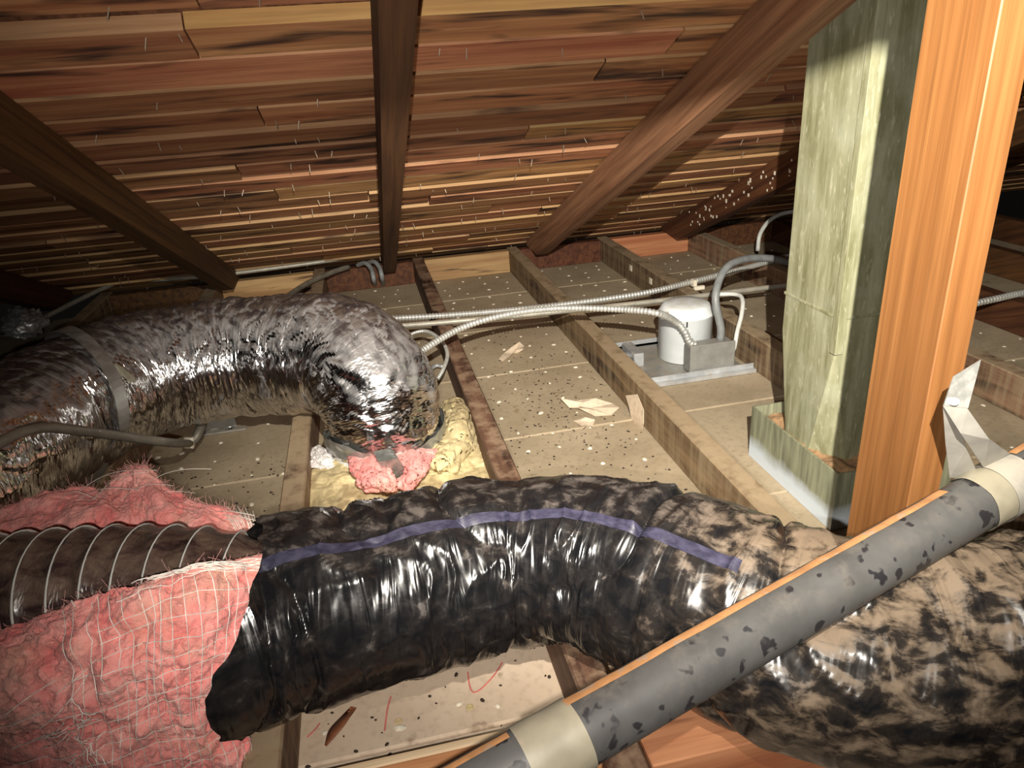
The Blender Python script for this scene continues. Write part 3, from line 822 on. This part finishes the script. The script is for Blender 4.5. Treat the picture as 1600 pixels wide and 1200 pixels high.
V, F_, front2, Nn2 = slab(X, Nn, 0.020, 66, 0.024, 26, CAM)
wool2 = build('pink_insulation_flap', V, F_, MT['wool_pink'], black, smooth=True)
# loose glass fibres standing off the wool
def fibres(name, surf, nrm, count, parent, mat, lmax, seed, edge_only=False):
    R = np.random.RandomState(seed); nv_, nu_, _ = surf.shape
    geos = []
    for q in range(count):
        if edge_only: i = int(R.rand() ** 3 * (nv_ - 1)); j = R.randint(nu_)
        else: i = R.randint(nv_); j = R.randint(nu_)
        p = surf[i, j] - nrm[i, j] * 0.002
        d = nrm[i, j] * R.uniform(0.1, 0.9) + R.normal(0, 0.7, 3); d /= np.linalg.norm(d)
        b = R.normal(0, 0.35, 3); ln = R.uniform(0.3, 1) * lmax
        tt = np.linspace(0, 1, 4)[:, None]
        geos.append(thread(p + d * ln * tt + b * ln * tt ** 2, 0.00022))
    V_, F2 = merge(*geos)
    return tag(build(name, V_, F2, mat, parent), None, None, None, 'stuff')
MT['fibre'] = plain('pink_fibre', (0.80, 0.42, 0.38), 0.8, bump=0)
fibres('loose_fibres', front, Nn1, 2600, wool, MT['fibre'], 0.014, 5)
fibres('loose_fibres', front2, Nn2, 1800, wool2, MT['fibre'], 0.016, 6, True)
# scrim: the glass thread grid that faces the wool
def on_front(u, v, lift=0.003):
    i = np.clip(np.asarray(v) * 169, 0, 168.99); j = np.clip(np.asarray(u) * 169, 0, 168.99)
    i0 = i.astype(int); j0 = j.astype(int); a = (i - i0)[..., None]; b = (j - j0)[..., None]
    P = front; g = lambda A: (A[i0, j0] * (1 - a) + A[i0 + 1, j0] * a) * (1 - b) + (A[i0, j0 + 1] * (1 - a) + A[i0 + 1, j0 + 1] * a) * b
    return g(P) + g(Nn1) * lift
geos = []
R9 = np.random.RandomState(9)
for q in range(15):                               # threads along the duct, sagging to the left
    v0 = 0.06 + q * 0.058 + R9.uniform(-0.008, 0.008)
    ue = R9.uniform(0.36, 0.52) - 0.006 * q + (0.10 if q < 4 else 0)
    u = np.linspace(0.99, ue, 26)
    vv = v0 + (0.99 - u) * 0.16 + 0.010 * np.sin(u * 14 + q)
    geos.append(thread(on_front(u, vv, 0.0035), 0.0005))
for q in range(16):                               # threads round the duct
    u0 = 0.40 + q * 0.037 + R9.uniform(-0.006, 0.006)
    vv = np.linspace(0.03 + R9.uniform(0, 0.05), 0.97 - R9.uniform(0, 0.15), 26)
    u = u0 + (vv - 0.4) * 0.10 + 0.008 * np.sin(vv * 9 + q)
    geos.append(thread(on_front(np.clip(u, 0, 0.995), vv, 0.0035), 0.00045))
for q in range(30):                               # pulled, tangled threads
    u0, v0 = R9.uniform(0.30, 0.50), R9.uniform(0.30, 0.9)
    a = R9.choice([1.2, 1.35, 1.75, 0.5, 2.3, 2.7]) + R9.normal(0, 0.2); ln = R9.uniform(0.08, 0.24)
    tt = np.linspace(0, 1, 12)
    u = u0 + math.cos(a) * ln * tt + R9.uniform(-0.05, 0.05) * tt ** 2; vv = v0 + math.sin(a) * ln * tt + R9.uniform(-0.06, 0.06) * tt ** 2
    geos.append(thread(on_front(np.clip(u, 0, .995), np.clip(vv, 0, .995), 0.004 + 0.008 * R9.rand()), 0.0005))
for q in range(9):                                # bunched threads along the upper rim
    u = np.linspace(0.99, R9.uniform(0.55, 0.68), 20); vv = 0.01 + 0.045 * R9.rand() + 0.02 * np.sin(u * 17 + q) ** 2
    geos.append(thread(on_front(u, vv, 0.004 + 0.004 * R9.rand()), 0.0006))
tag(build('scrim_threads', *merge(*geos), MT['thread'], wool), 'loose white thread grid', None, None, 'stuff')
geos = []
for q in range(16):                               # frayed scrim at the right of the flap
    a = atd(335 + q * 4, 790 + R9.uniform(0, 12), 1.085); b = atd(372 + q * 2.0, 845 + R9.uniform(-10, 6), 1.03)
    tt = np.linspace(0, 1, 10)[:, None]
    geos.append(thread(a + (b - a) * tt + np.array([0.004, -0.01, 0.012]) * np.sin(tt * 3.1), 0.0006))
for q in range(8):
    a = atd(330, 800 + q * 6, 1.07); b = atd(398, 806 + q * 7, 1.045)
    tt = np.linspace(0, 1, 10)[:, None]
    geos.append(thread(a + (b - a) * tt + np.array([0.0, -0.012, 0.012]) * np.sin(tt * 3.1), 0.0006))
for q in range(7):
    a = atd(60 + R9.uniform(0, 160), 795 - R9.uniform(0, 30), 1.09); b = a + np.array([R9.uniform(0.05, 0.12), R9.uniform(-0.03, 0.03), R9.uniform(-0.01, 0.03)])
    tt = np.linspace(0, 1, 12)[:, None]
    geos.append(thread(a + (b - a) * tt + np.array([0, -0.01, 0.02]) * np.sin(tt * 3.1), 0.0005))
tag(build('scrim_threads', *merge(*geos), MT['thread'], wool2), 'loose white thread grid', None, None, 'stuff')

# ------------------------------------------------------------------ grey pipe and its hanger
pipe = empty('vent_pipe', atd(1500, 770, 0.78), 'grey plastic pipe crossing diagonally over the black duct', 'pipe')
PR = 0.0282
A0, A1 = atd(700, 1263, 0.565), atd(1720, 672, 0.825)
A0, A1 = A0 - (A1 - A0) * 0.25, A1 + (A1 - A0) * 0.45
ppath = Path([(*(A0 + (A1 - A0) * k), PR) for k in np.linspace(0, 1, 6)], 400)
def pipe_seg(name, k0, k1, extra, mat, nseg=40, disp=None, th=(-math.pi, math.pi), n=60):
    V, F_, UV = tube_surface(ppath, n, nseg, disp, start=lambda t: np.full_like(t, k0 * ppath.L), end=lambda t: np.full_like(t, k1 * ppath.L), extra=extra, th0=th[0], th1=th[1])
    return build(name, V, F_, mat, pipe, smooth=True, uv=UV)
pipe_seg('pipe_wall', 0, 1, 0, MT['pipe'])
def pk(px, py):                                   # fraction along the pipe nearest a sight line
    d = ray(px, py); d = d / np.linalg.norm(d); q = ppath.p - CAM
    return float(ppath.s[np.argmin(np.linalg.norm(q - (q @ d)[:, None] * d, axis=1))] / ppath.L)
tape_wob = lambda S, TH: 0.0012 * vnoise(S * 60, TH * 3, 71)
pipe_seg('tape_wrap', pk(815, 1185), pk(905, 1140), 0.0012, MT['pipe_tape'], 40, tape_wob)
pipe_seg('tape_wrap', pk(1505, 775), pk(1556, 748), 0.0012, MT['pipe_tape'], 40, tape_wob)
# brown strip along the upper rim: find the theta that faces up and away
thv = np.linspace(-math.pi, math.pi, 361)
mid = ppath.point(np.full_like(thv, ppath.L * 0.5), thv, np.full_like(thv, PR))
nr = mid - ppath.frame(np.array([ppath.L * 0.5]))[0]
vw = mid - CAM; vw /= np.linalg.norm(vw, axis=1)[:, None]
facing = -(nr / PR * vw).sum(1); upv = nr[:, 2] / PR
th_s = thv[np.argmin(np.abs(facing - 0.42) - upv * 0.5)]
strip = lambda S, TH: 0.0010 * vnoise(S * 50, TH * 2, 73)
pipe_seg('brown_strip', pk(885, 1120), pk(1470, 790), 0.0008, MT['pipe_strip'], 10, strip, (th_s - 0.20, th_s + 0.16))
pipe_seg('brown_strip', 0.0, pk(810, 1190), 0.0008, MT['pipe_strip'], 10, strip, (th_s - 0.20, th_s + 0.10), 20)
pipe_seg('brown_strip', pk(1580, 735), 1.0, 0.0008, MT['pipe_strip'], 10, strip, (th_s - 0.20, th_s + 0.16), 20)

ph = empty('pipe_hanger', atd(1510, 640, 0.74), 'bent galvanised strap hanging the grey pipe from the orange post', 'strap')
kb0, kb1 = pk(1532, 757), pk(1572, 738)
V, F_, UV = tube_surface(ppath, 10, 48, None, start=lambda t: np.full_like(t, kb0 * ppath.L), end=lambda t: np.full_like(t, kb1 * ppath.L), extra=0.0034)
build('pipe_loop', V, F_, MT['galv_dusty'], ph, smooth=True)
build('upper_tab', *ribbon([atd(1489, 588, 0.690), atd(1483, 605, 0.688), atd(1473, 634, 0.685)], [atd(1531, 562, 0.700), atd(1524, 590, 0.695), atd(1511, 638, 0.688)], 0.0014), MT['strap'], ph)
loopL = ppath.point(np.array([kb0 * ppath.L]), np.array([th_s]), np.array([PR + 0.004]))[0]
loopR = ppath.point(np.array([kb1 * ppath.L]), np.array([th_s + 0.1]), np.array([PR + 0.004]))[0]
build('front_arm', *ribbon([atd(1473, 634, 0.685), atd(1500, 675, 0.70), loopL], [atd(1511, 638, 0.688), atd(1545, 685, 0.71), loopR], 0.0014), MT['galv_dusty'], ph)
build('rear_arm', *ribbon([atd(1473, 636, 0.690), atd(1477, 690, 0.735), atd(1483, 745, 0.78)], [atd(1492, 640, 0.690), atd(1510, 700, 0.735), atd(1530, 745, 0.78)], 0.0014), MT['galv_dusty'], ph)
c = atd(1490, 628, 0.683)
V, F_ = lathe([(0.0005, -0.003), (0.004, -0.002), (0.0055, 0.001), (0.004, 0.003), (0.0005, 0.004)], c, 12)
build('nail_head', V, F_, MT['fluff'], ph, smooth=True)
c = atd(1548, 800, 0.755)
build('strap_bolt', *wire([c + np.array([-0.018, 0.004, -0.006]), c, c + np.array([0.010, 0.0, 0.004])], 0.003, 8), MT['galv_dusty'], ph, smooth=True)

# ------------------------------------------------------------------ recessed lamp housing
can = empty('recessed_light', (0.845, 1.83, 0.0), 'white recessed lamp housing with grey wiring box between two joists', 'light fixture')
cc = (0.858, 1.835, 0.006)
prof = [(0.072, 0.0), (0.076, 0.002), (0.076, 0.128), (0.079, 0.130), (0.079, 0.136), (0.075, 0.140), (0.066, 0.156), (0.060, 0.160), (0.030, 0.163), (0.002, 0.164)]
build('can', *lathe(prof, cc, 48), MT['can'], can, smooth=True)
for a, z0, z1 in ((-1.9, 0.03, 0.06), (-1.75, 0.075, 0.085), (-2.05, 0.095, 0.11), (-1.95, 0.118, 0.134)):
    p = (cc[0] + 0.0762 * math.cos(a), cc[1] + 0.0762 * math.sin(a))
    build('vent_slot', *chamfer_box(p[0] - 0.002, p[0] + 0.002, p[1] - 0.0006, p[1] + 0.001, z0, z1, 0.0003), MT['slot'], can)
build('wiring_box', *merge(chamfer_box(0.808, 0.932, 1.690, 1.732, 0.012, 0.090, 0.003), chamfer_box(0.805, 0.935, 1.684, 1.690, 0.010, 0.093, 0.0015)), MT['box_grey'], can)
build('mounting_bar', *merge(chamfer_box(0.634, 0.988, 1.658, 1.678, 0.0015, 0.012, 0.001), chamfer_box(0.634, 0.988, 1.674, 1.678, 0.0015, 0.024, 0.001)), MT['galv'], can)
build('mounting_bar', *merge(chamfer_box(0.634, 0.988, 1.955, 1.975, 0.0015, 0.012, 0.001), chamfer_box(0.634, 0.988, 1.955, 1.959, 0.0015, 0.024, 0.001)), MT['galv'], can)
build('base_plate', *chamfer_box(0.70, 0.975, 1.680, 1.953, 0.0015, 0.005, 0.001), MT['box_grey'], can)
build('side_bracket', *merge(chamfer_box(0.690, 0.720, 1.80, 1.90, 0.005, 0.045, 0.002), chamfer_box(0.634, 0.690, 1.84, 1.86, 0.020, 0.030, 0.002)), MT['galv'], can)

# ------------------------------------------------------------------ cables and conduits
def cable(name, pts, rad, mat, label, ridge=0.0, pitch=0.008, group=None, cat='cable', **kw):
    V, F_ = wire(pts, rad, ridge=ridge, pitch=pitch, **kw)
    return tag(build(name, V, F_, mat, smooth=True), label, cat, group)
def root_cable(name, pts, rad, mat, label, ridge=0.0, pitch=0.008, group=None, cat='cable'):
    e = empty(name, pts[0][:3], label, cat, group)
    V, F_ = wire(pts, rad, ridge=ridge, pitch=pitch)
    build('armour_sheath' if ridge else 'tube', V, F_, mat, e, smooth=True)
    return e
zt = JT + 0.010
e = root_cable('armoured_cable', [at(560, 501, zt), at(605, 498, zt), at(720, 491, zt), at(860, 478, zt), at(1000, 459, zt + 0.006), at(1090, 438, zt + 0.006), at(1160, 420, zt + 0.004), at(1232, 400, zt), at(1330, 370, zt)], 0.0085, MT['armour'],
   'long ridged steel cable crossing the joists to behind the olive flue', 0.0034, 0.0105, 'armoured cables')
p = at(1084, 442, zt + 0.004)
build('cable_clip', *merge(box_geo(p[0] - 0.006, p[0] + 0.006, p[1] - 0.012, p[1] + 0.012, p[2] - 0.012, p[2] + 0.012), box_geo(p[0] - 0.006, p[0] + 0.03, p[1] - 0.02, p[1] - 0.008, p[2] - 0.02, p[2] - 0.008)), MT['nub'], e)
cable('armoured_cable', [at(625, 575, 0.16), at(658, 549, 0.175), at(720, 513, 0.19), at(790, 492, 0.20), at(870, 482, 0.205), at(960, 483, 0.21), at(1025, 489, 0.215), aty(1056, 503, 1.715), aty(1070, 518, 1.711), aty(1077, 533, 1.711), (0.833, 1.711, 0.085)], 0.0078, MT['armour'],
   'ridged steel cable curving from the foil duct into the lamp wiring box', 0.0031, 0.0098, 'armoured cables')
cable('armoured_cable', [at(628, 535, 0.10), at(645, 521, 0.108), at(668, 518, 0.112), at(690, 533, 0.112), at(699, 553, 0.11), at(693, 576, 0.104), at(684, 592, 0.09)], 0.0048, MT['armour'],
   'small loop of thin ridged cable beside the foil duct elbow', 0.0014, 0.006, 'armoured cables')
cable('armoured_cable', [at(1515, 476, 0.11), at(1560, 466, 0.115), at(1610, 456, 0.115), at(1700, 446, 0.113), at(1900, 430, 0.113)], 0.0085, MT['armour'],
   'ridged steel cable in the dark right of the orange post', 0.0034, 0.0105, 'armoured cables')
cable('armoured_cable', [at(190, 640, 0.105), at(210, 637, 0.106), at(260, 638, 0.106), at(312, 640, 0.105)], 0.0085, MT['armour'],
   'short ridged cable piece under the foil duct', 0.0034, 0.0105, 'armoured cables')
cable('conduit', [at(560, 514, JT + 0.009), at(700, 503, JT + 0.009), at(860, 488, JT + 0.009), at(1030, 470, JT + 0.009), at(1210, 448, JT + 0.009), at(1300, 438, JT + 0.009)], 0.0085, MT['conduit'],
   'smooth straight conduit lying on the joists behind the lamp housing', cat='conduit')
cable('flexible_conduit', [(0.903, 1.711, 0.088), (0.903, 1.711, 0.125), aty(1118, 470, 1.72), aty(1124, 437, 1.75), aty(1140, 414, 1.78), aty(1170, 404, 1.83), aty(1205, 404, 1.87), aty(1232, 410, 1.92)], 0.0105, MT['sheath'],
   'grey plastic conduit looping up out of the lamp wiring box', cat='conduit')
cable('thin_conduit', [(0.930, 1.711, 0.050), (0.945, 1.711, 0.055), aty(1152, 518, 1.73), aty(1159, 490, 1.76), aty(1160, 468, 1.80), aty(1150, 460, 1.84), aty(1118, 460, 1.87)], 0.0062, MT['white_cable'],
   'thin pale cable loop at the right end of the lamp wiring box', cat='cable')
cable('white_cable', [aty(1184, 392, 2.62), aty(1187, 368, 2.63), aty(1200, 347, 2.65), aty(1222, 334, 2.67), aty(1260, 328, 2.68)], 0.0085, MT['white_cable'],
   'pale cable arching up in the dark left of the olive flue', cat='cable')
cable('conduit', [at(40, 512, 0.115), at(105, 478, 0.12), at(165, 449, 0.125), at(205, 440, 0.125), at(330, 431, 0.13), at(480, 412, 0.13), at(560, 400, 0.13)], 0.0085, MT['conduit'],
   'bent conduit running behind the top of the foil duct', cat='conduit')
p = at(330, 431, 0.13)
cable('grey_cable', [at(558, 415, 0.11), at(570, 411, 0.13), at(580, 420, 0.115), at(584, 437, 0.08), at(586, 445, 0.012)], 0.009, MT['sheath'], 'grey cable loop at the foot of the middle rafter, left one', group='grey cable loops')
cable('grey_cable', [at(572, 412, 0.11), at(584, 409, 0.13), at(593, 418, 0.115), at(597, 434, 0.08), at(599, 444, 0.012)], 0.009, MT['sheath'], 'grey cable loop at the foot of the middle rafter, right one', group='grey cable loops')
cable('dark_cable', [at(440, 470, 0.11), at(480, 443, 0.115), at(520, 425, 0.12), at(545, 417, 0.12)], 0.010, MT['dark_conduit'], 'dark cable slanting up behind the foil duct to the middle rafter')
e = root_cable('dark_conduit', [atd(-60, 728, 1.02), atd(0, 692, 1.06), atd(35, 675, 1.09), atd(72, 668, 1.13), atd(125, 673, 1.19), atd(200, 683, 1.30), atd(270, 692, 1.40), at(297, 693, 0.060)], 0.0085, MT['dark_conduit'],
   'dark bent conduit passing in front of the foil duct', cat='conduit')
build('elbow', *wire([at(292, 692, 0.062), at(303, 688, 0.062), at(312, 672, 0.078), at(319, 650, 0.09)], 0.0105), MT['dark_conduit'], e, smooth=True)
build('bush', *wire([at(290, 692, 0.062), at(302, 692, 0.062)], 0.0135), MT['nub'], e, smooth=True)
p = at(345, 650, 0.045)
br = empty('bracket', (p[0], p[1], 0.0), 'small perforated metal bracket under the middle of the foil duct', 'bracket')
build('plate', *chamfer_box(p[0] - 0.055, p[0] + 0.055, p[1] - 0.012, p[1] + 0.012, 0.0012, 0.006, 0.0015), MT['galv_dusty'], br)
build('upright', *chamfer_box(p[0] - 0.055, p[0] + 0.03, p[1] + 0.010, p[1] + 0.014, 0.005, 0.045, 0.0015), MT['galv_dusty'], br)
build('hole_rim', *lathe([(0.011, 0.0), (0.013, 0.002), (0.009, 0.003), (0.007, 0.0)], (p[0] + 0.015, p[1], 0.006), 16), MT['strap'], br)
cable('silver_ring', [at(672, 577, 0.02), at(682, 571, 0.02), at(693, 573, 0.02)], 0.006, MT['galv'], 'bright bit of metal under the small cable loop', cat='metal scrap')

# ------------------------------------------------------------------ wool and scraps round the boot
def lump(name, ctrl, thick, amp, seed, mat, label, cat, group=None, nu=70, nv=70, freq=22, ragged=0.0):
    X = net(ctrl, nu, nv)
    if ragged:
        gu, gv = np.meshgrid(np.linspace(0, 1, nu), np.linspace(0, 1, nv))
        for ax in range(3): X[..., ax] += ragged * (fbm(gu * 5, gv * 5, seed + 40 + ax * 7, 4) - 0.5) * (0.5 if ax == 2 else 1.0)
    Nn = grid_normals(X)
    V, F_, fr_, n_ = slab(X, Nn, thick, seed, amp, freq, CAM)
    return tag(build(name, V, F_, mat, smooth=True), label, cat, group), fr_, n_
Zc = lambda rows_: [[at(*p) for p in r] for r in rows_]
lump('yellow_wool', Zc([[(484, 722, 0.02), (520, 715, 0.05), (560, 722, 0.055), (600, 735, 0.05)], [(480, 745, 0.035), (520, 742, 0.06), (560, 745, 0.06), (605, 752, 0.04)],
  [(476, 775, 0.03), (520, 772, 0.05), (560, 770, 0.05), (612, 766, 0.03)], [(470, 850, 0.03), (520, 850, 0.04), (560, 850, 0.04), (618, 850, 0.03)]]), 0.024, 0.016, 81, MT['wool_yellow'], 'yellow glass wool in front of the foil duct boot, left of the pink tuft', 'insulation', 'yellow wool round the boot')
lump('yellow_wool', Zc([[(640, 722, 0.03), (690, 712, 0.05), (725, 700, 0.04), (752, 690, 0.02)], [(622, 740, 0.045), (685, 735, 0.055), (735, 725, 0.04), (762, 715, 0.02)],
  [(612, 765, 0.04), (685, 758, 0.045), (740, 748, 0.03), (775, 740, 0.02)], [(612, 850, 0.04), (690, 850, 0.04), (750, 850, 0.03), (800, 850, 0.02)]]), 0.024, 0.014, 83, MT['wool_yellow'], 'flat yellow glass wool between the boot and the dark joist', 'insulation', 'yellow wool round the boot')
lump('yellow_wool', Zc([[(690, 628, 0.05), (714, 624, 0.055), (740, 640, 0.03)], [(692, 660, 0.07), (720, 660, 0.085), (746, 672, 0.03)],
  [(680, 695, 0.07), (712, 700, 0.085), (742, 712, 0.03)], [(650, 725, 0.06), (685, 735, 0.075), (720, 748, 0.03)]]), 0.028, 0.012, 85, MT['wool_yellow'], 'rolled yellow glass wool standing against the right of the boot', 'insulation', 'yellow wool round the boot', ragged=0.03)
lump('pink_tuft', Zc([[(540, 714, 0.085), (570, 711, 0.10), (588, 716, 0.10)], [(548, 732, 0.095), (580, 730, 0.115), (600, 736, 0.105)], [(560, 748, 0.085), (590, 752, 0.105), (610, 756, 0.09)], [(575, 758, 0.07), (598, 764, 0.085), (616, 766, 0.07)]]),
   0.012, 0.016, 87, MT['wool_pink'], 'pink wool tuft pushed out left of the tape flap', 'insulation', 'pink tufts at the boot', ragged=0.045)
lump('pink_tuft', Zc([[(612, 706, 0.085), (640, 706, 0.10), (672, 700, 0.09)], [(622, 724, 0.095), (645, 728, 0.115), (676, 716, 0.10)], [(632, 744, 0.085), (640, 748, 0.10), (655, 742, 0.09)], [(622, 762, 0.07), (634, 764, 0.08), (645, 758, 0.07)]]),
   0.012, 0.016, 89, MT['wool_pink'], 'pink wool tuft right of the tape flap at the boot', 'insulation', 'pink tufts at the boot', ragged=0.045)
lump('white_fluff', Zc([[(484, 702, 0.05), (500, 700, 0.06), (520, 712, 0.05)], [(486, 718, 0.06), (506, 720, 0.075), (532, 728, 0.055)], [(490, 732, 0.05), (512, 734, 0.06), (538, 740, 0.045)]]), 0.016, 0.022, 91, MT['fluff'], 'white crumbly fluff at the left of the foil duct boot', 'debris', freq=60)
lump('metal_boot_sheet', Zc([[(636, 705, 0.060), (664, 694, 0.063), (692, 678, 0.060)], [(640, 716, 0.052), (668, 704, 0.055), (696, 688, 0.052)]]), 0.003, 0.001, 93, MT['can'], 'white sheet edge under the taped foil duct end', 'metal sheet', nu=20, nv=8)
lump('foil_scrap', Zc([[(8, 500, 0.12), (30, 486, 0.16), (70, 492, 0.13)], [(8, 515, 0.13), (34, 505, 0.17), (72, 506, 0.13)], [(6, 530, 0.11), (24, 526, 0.13), (48, 520, 0.11)]]), 0.02, 0.05, 95, MT['galv'], 'crumpled pale scrap at the left edge behind the foil duct', 'debris', freq=50)

# paper scraps, leaf, crayon
def sheet(name, pts, z, lift, mat, label, cat, seed, parent=None, group=None):
    """torn flat piece: outline fan with a curled rim"""
    P = np.array([at(px, py, z) for px, py in pts]); c = P.mean(0); R = np.random.RandomState(seed)
    n = len(P); V = []; F_ = []
    for k in (0.0, 0.5, 1.0):
        for i in range(n):
            q = c + (P[i] - c) * max(k, 0.02); V.append((q[0], q[1], z + 0.001 + lift * k * R.rand()))
    m = len(V); V += [(a, b, c_ - 0.0008) for a, b, c_ in V]
    for r_ in range(2):
        for i in range(n):
            j = (i + 1) % n
            F_.append((r_ * n + i, r_ * n + j, (r_ + 1) * n + j, (r_ + 1) * n + i))
            F_.append((m + r_ * n + j, m + r_ * n + i, m + (r_ + 1) * n + i, m + (r_ + 1) * n + j))
    for i in range(n):
        j = (i + 1) % n; F_.append((2 * n + i, 2 * n + j, m + 2 * n + j, m + 2 * n + i))
    return tag(build(name, V, F_, mat, parent), label, cat, group)
sheet('paper_scrap', [(779, 562), (788, 553), (800, 547), (812, 540), (819, 543), (818, 550), (806, 553), (797, 562), (785, 565)], 0.0005, 0.012, MT['paper'], 'pale paper scrap on the lath between the dark joist and the long joist', 'paper', 1, group='paper scraps')
sheet('paper_scrap', [(876, 632), (900, 627), (930, 628), (958, 632), (968, 642), (955, 650), (930, 652), (905, 645), (890, 640)], 0.0005, 0.02, MT['paper'], 'torn pale paper strip on the lath beside the long joist', 'paper', 2, group='paper scraps')
sheet('paper_scrap', [(896, 658), (915, 655), (930, 660), (926, 668), (908, 670)], 0.0005, 0.01, MT['paper'], 'small torn paper bit below the long paper strip', 'paper', 3, group='paper scraps')
tl = [atx(978, 618, 0.579), atx(984, 640, 0.572), atx(988, 660, 0.574), atx(996, 682, 0.580)]
tr = [atx(996, 616, 0.582), atx(1006, 640, 0.576), atx(1006, 662, 0.574), atx(1001, 683, 0.581)]
tag(build('paper_scrap', *ribbon(tl, tr, 0.0008), MT['paper']), 'torn paper strip hanging from the side of the long joist', 'paper', 'paper scraps')
lf = [at(557, 1106, 0.012), at(545, 1122, 0.020), at(534, 1138, 0.016), at(510, 1166, 0.004)]
rf = [at(548, 1104, 0.014), at(533, 1119, 0.006), at(514, 1140, 0.005), at(507, 1164, 0.004)]
tag(build('dry_leaf', *ribbon(spline(lf, 12)[0], spline(rf, 12)[0], 0.0008), MT['leaf'], smooth=True), 'curled brown dry leaf on the pale panel under the black duct', 'leaf')
def scribble(pts, label):
    P = np.array([at(px, py, 0.0008) for px, py in pts]); S, _ = spline(P, 20)
    T = np.gradient(S, axis=0); W = np.cross(T, (0, 0, 1)); W /= np.linalg.norm(W, axis=1)[:, None]
    o = build('crayon_mark', *ribbon(S - W * 0.0012, S + W * 0.0012, -0.0004), MT['crayon'], floor)
scribble([(611, 1088), (606, 1105), (603, 1125), (601, 1142)], '')
scribble([(731, 1050), (734, 1072), (740, 1082), (752, 1076), (772, 1055), (785, 1035)], '')
scribble([(480, 1152), (492, 1140), (500, 1130)], '')
for px, py in ((623, 1128), (734, 1106)):
    c = at(px, py, 0.0)
    build('screw_head', *lathe([(0.0055, 0.0), (0.0055, 0.0012), (0.004, 0.0016), (0.0035, 0.0006), (0.0003, 0.0006)], (c[0], c[1], 0.0003), 16), MT['pale_strip'], floor)

# plaster nubs, droppings and crumbs lying everywhere
def free_spot(x, y):
    return all(not (jx - 0.008 < x < jx + JW + 0.008) for jx in JX)
def crumbs(name, spots_, rmin, rmax, flat, mat, label, cat, seed, z=0.0):
    R = np.random.RandomState(seed); geos = []
    base = [(math.cos(a), math.sin(a), 0) for a in np.linspace(0, 2 * math.pi, 6, endpoint=False)]
    for x, y in spots_:
        r = R.uniform(rmin, rmax); sx = R.uniform(0.7, 1.6); an = R.uniform(0, 3.14)
        V = []
        for k, hh in ((1.0, 0.0), (0.8, 0.6), (0.25, 1.0)):
            for b in base:
                q = (b[0] * sx * k * r * R.uniform(.85, 1.15), b[1] * k * r)
                V.append((x + q[0] * math.cos(an) - q[1] * math.sin(an), y + q[0] * math.sin(an) + q[1] * math.cos(an), z + hh * r * flat))
        F_ = [(i, (i + 1) % 6, 6 + (i + 1) % 6, 6 + i) for i in range(6)] + [(6 + i, 6 + (i + 1) % 6, 12 + (i + 1) % 6, 12 + i) for i in range(6)] + [tuple(range(12, 18))]
        geos.append((V, F_))
    return tag(build(name, *merge(*geos), mat), label, cat, None, 'stuff')
spots_ = []
for gx in np.arange(-1.0, 1.9, 0.085):
    for gy in np.arange(0.75, 2.95, 0.095):
        x, y = gx + RS.uniform(-.02, .02), gy + RS.uniform(-.02, .02)
        if free_spot(x, y) and not (0.62 < x < 1.0 and 0.9 < y < 2.0) and not (-.18 < x < .18 and 1.1 < y < 1.6): spots_.append((x, y))
crumbs('plaster_nubs', spots_, 0.003, 0.0058, 0.6, MT['nub'], 'white plaster nubs dotted over the lath panels', 'plaster', 4)
spots_ = []
for q in range(380):
    x = RS.normal(0.40, 0.10); y = RS.normal(1.62, 0.27)
    if 0.235 < x < 0.575 and 1.15 < y < 2.4: spots_.append((x, y))
for q in range(160):
    x = RS.uniform(-0.55, -0.24); y = RS.uniform(1.05, 1.6); spots_.append((x, y))
for q in range(34):
    x = RS.uniform(-0.17, 0.17); y = RS.uniform(0.66, 0.86); spots_.append((x, y))
crumbs('droppings', spots_, 0.0012, 0.0032, 0.7, MT['dropping'], 'small dark droppings scattered on the lath beside the long joist', 'droppings', 5)

# flecks of white on the speckled rafter and flakes on the dusty joists
R4 = np.random.RandomState(21); geos = []
for q in range(60):
    y = R4.uniform(1.75, 2.75); zz = ZR - y * math.tan(SLOPE) - 0.0045 - R4.uniform(0.01, 0.09); r = R4.uniform(0.0015, 0.005)
    geos.append(box_geo(RX[4] - 0.0012, RX[4] + 0.0005, y - r, y + r, zz - r * R4.uniform(0.8, 2.2), zz + r))
far_rafter = [o for o in bpy.data.objects if o.name.startswith('rafter') and 'speckled' in str(o.get('label'))][0]
tag(build('white_flecks', *merge(*geos), MT['nub'], far_rafter), None, None, None, 'stuff')
geos = []
for (px, py, y) in ((949, 396, 2.62), (968, 407, 2.42), (1018, 424, 2.05)):
    c = np.array([JX[5] - 0.002, y, 0.06]); r = 0.011
    geos.append(box_geo(c[0] - 0.001, c[0] + 0.001, c[1] - r, c[1] + r, c[2] - r, c[2] + r))
dj = [o for o in bpy.data.objects if 'right side of the white lamp' in str(o.get('label'))][0]
tag(build('white_flakes', *merge(*geos), MT['nub'], dj), None, None, None, 'stuff')
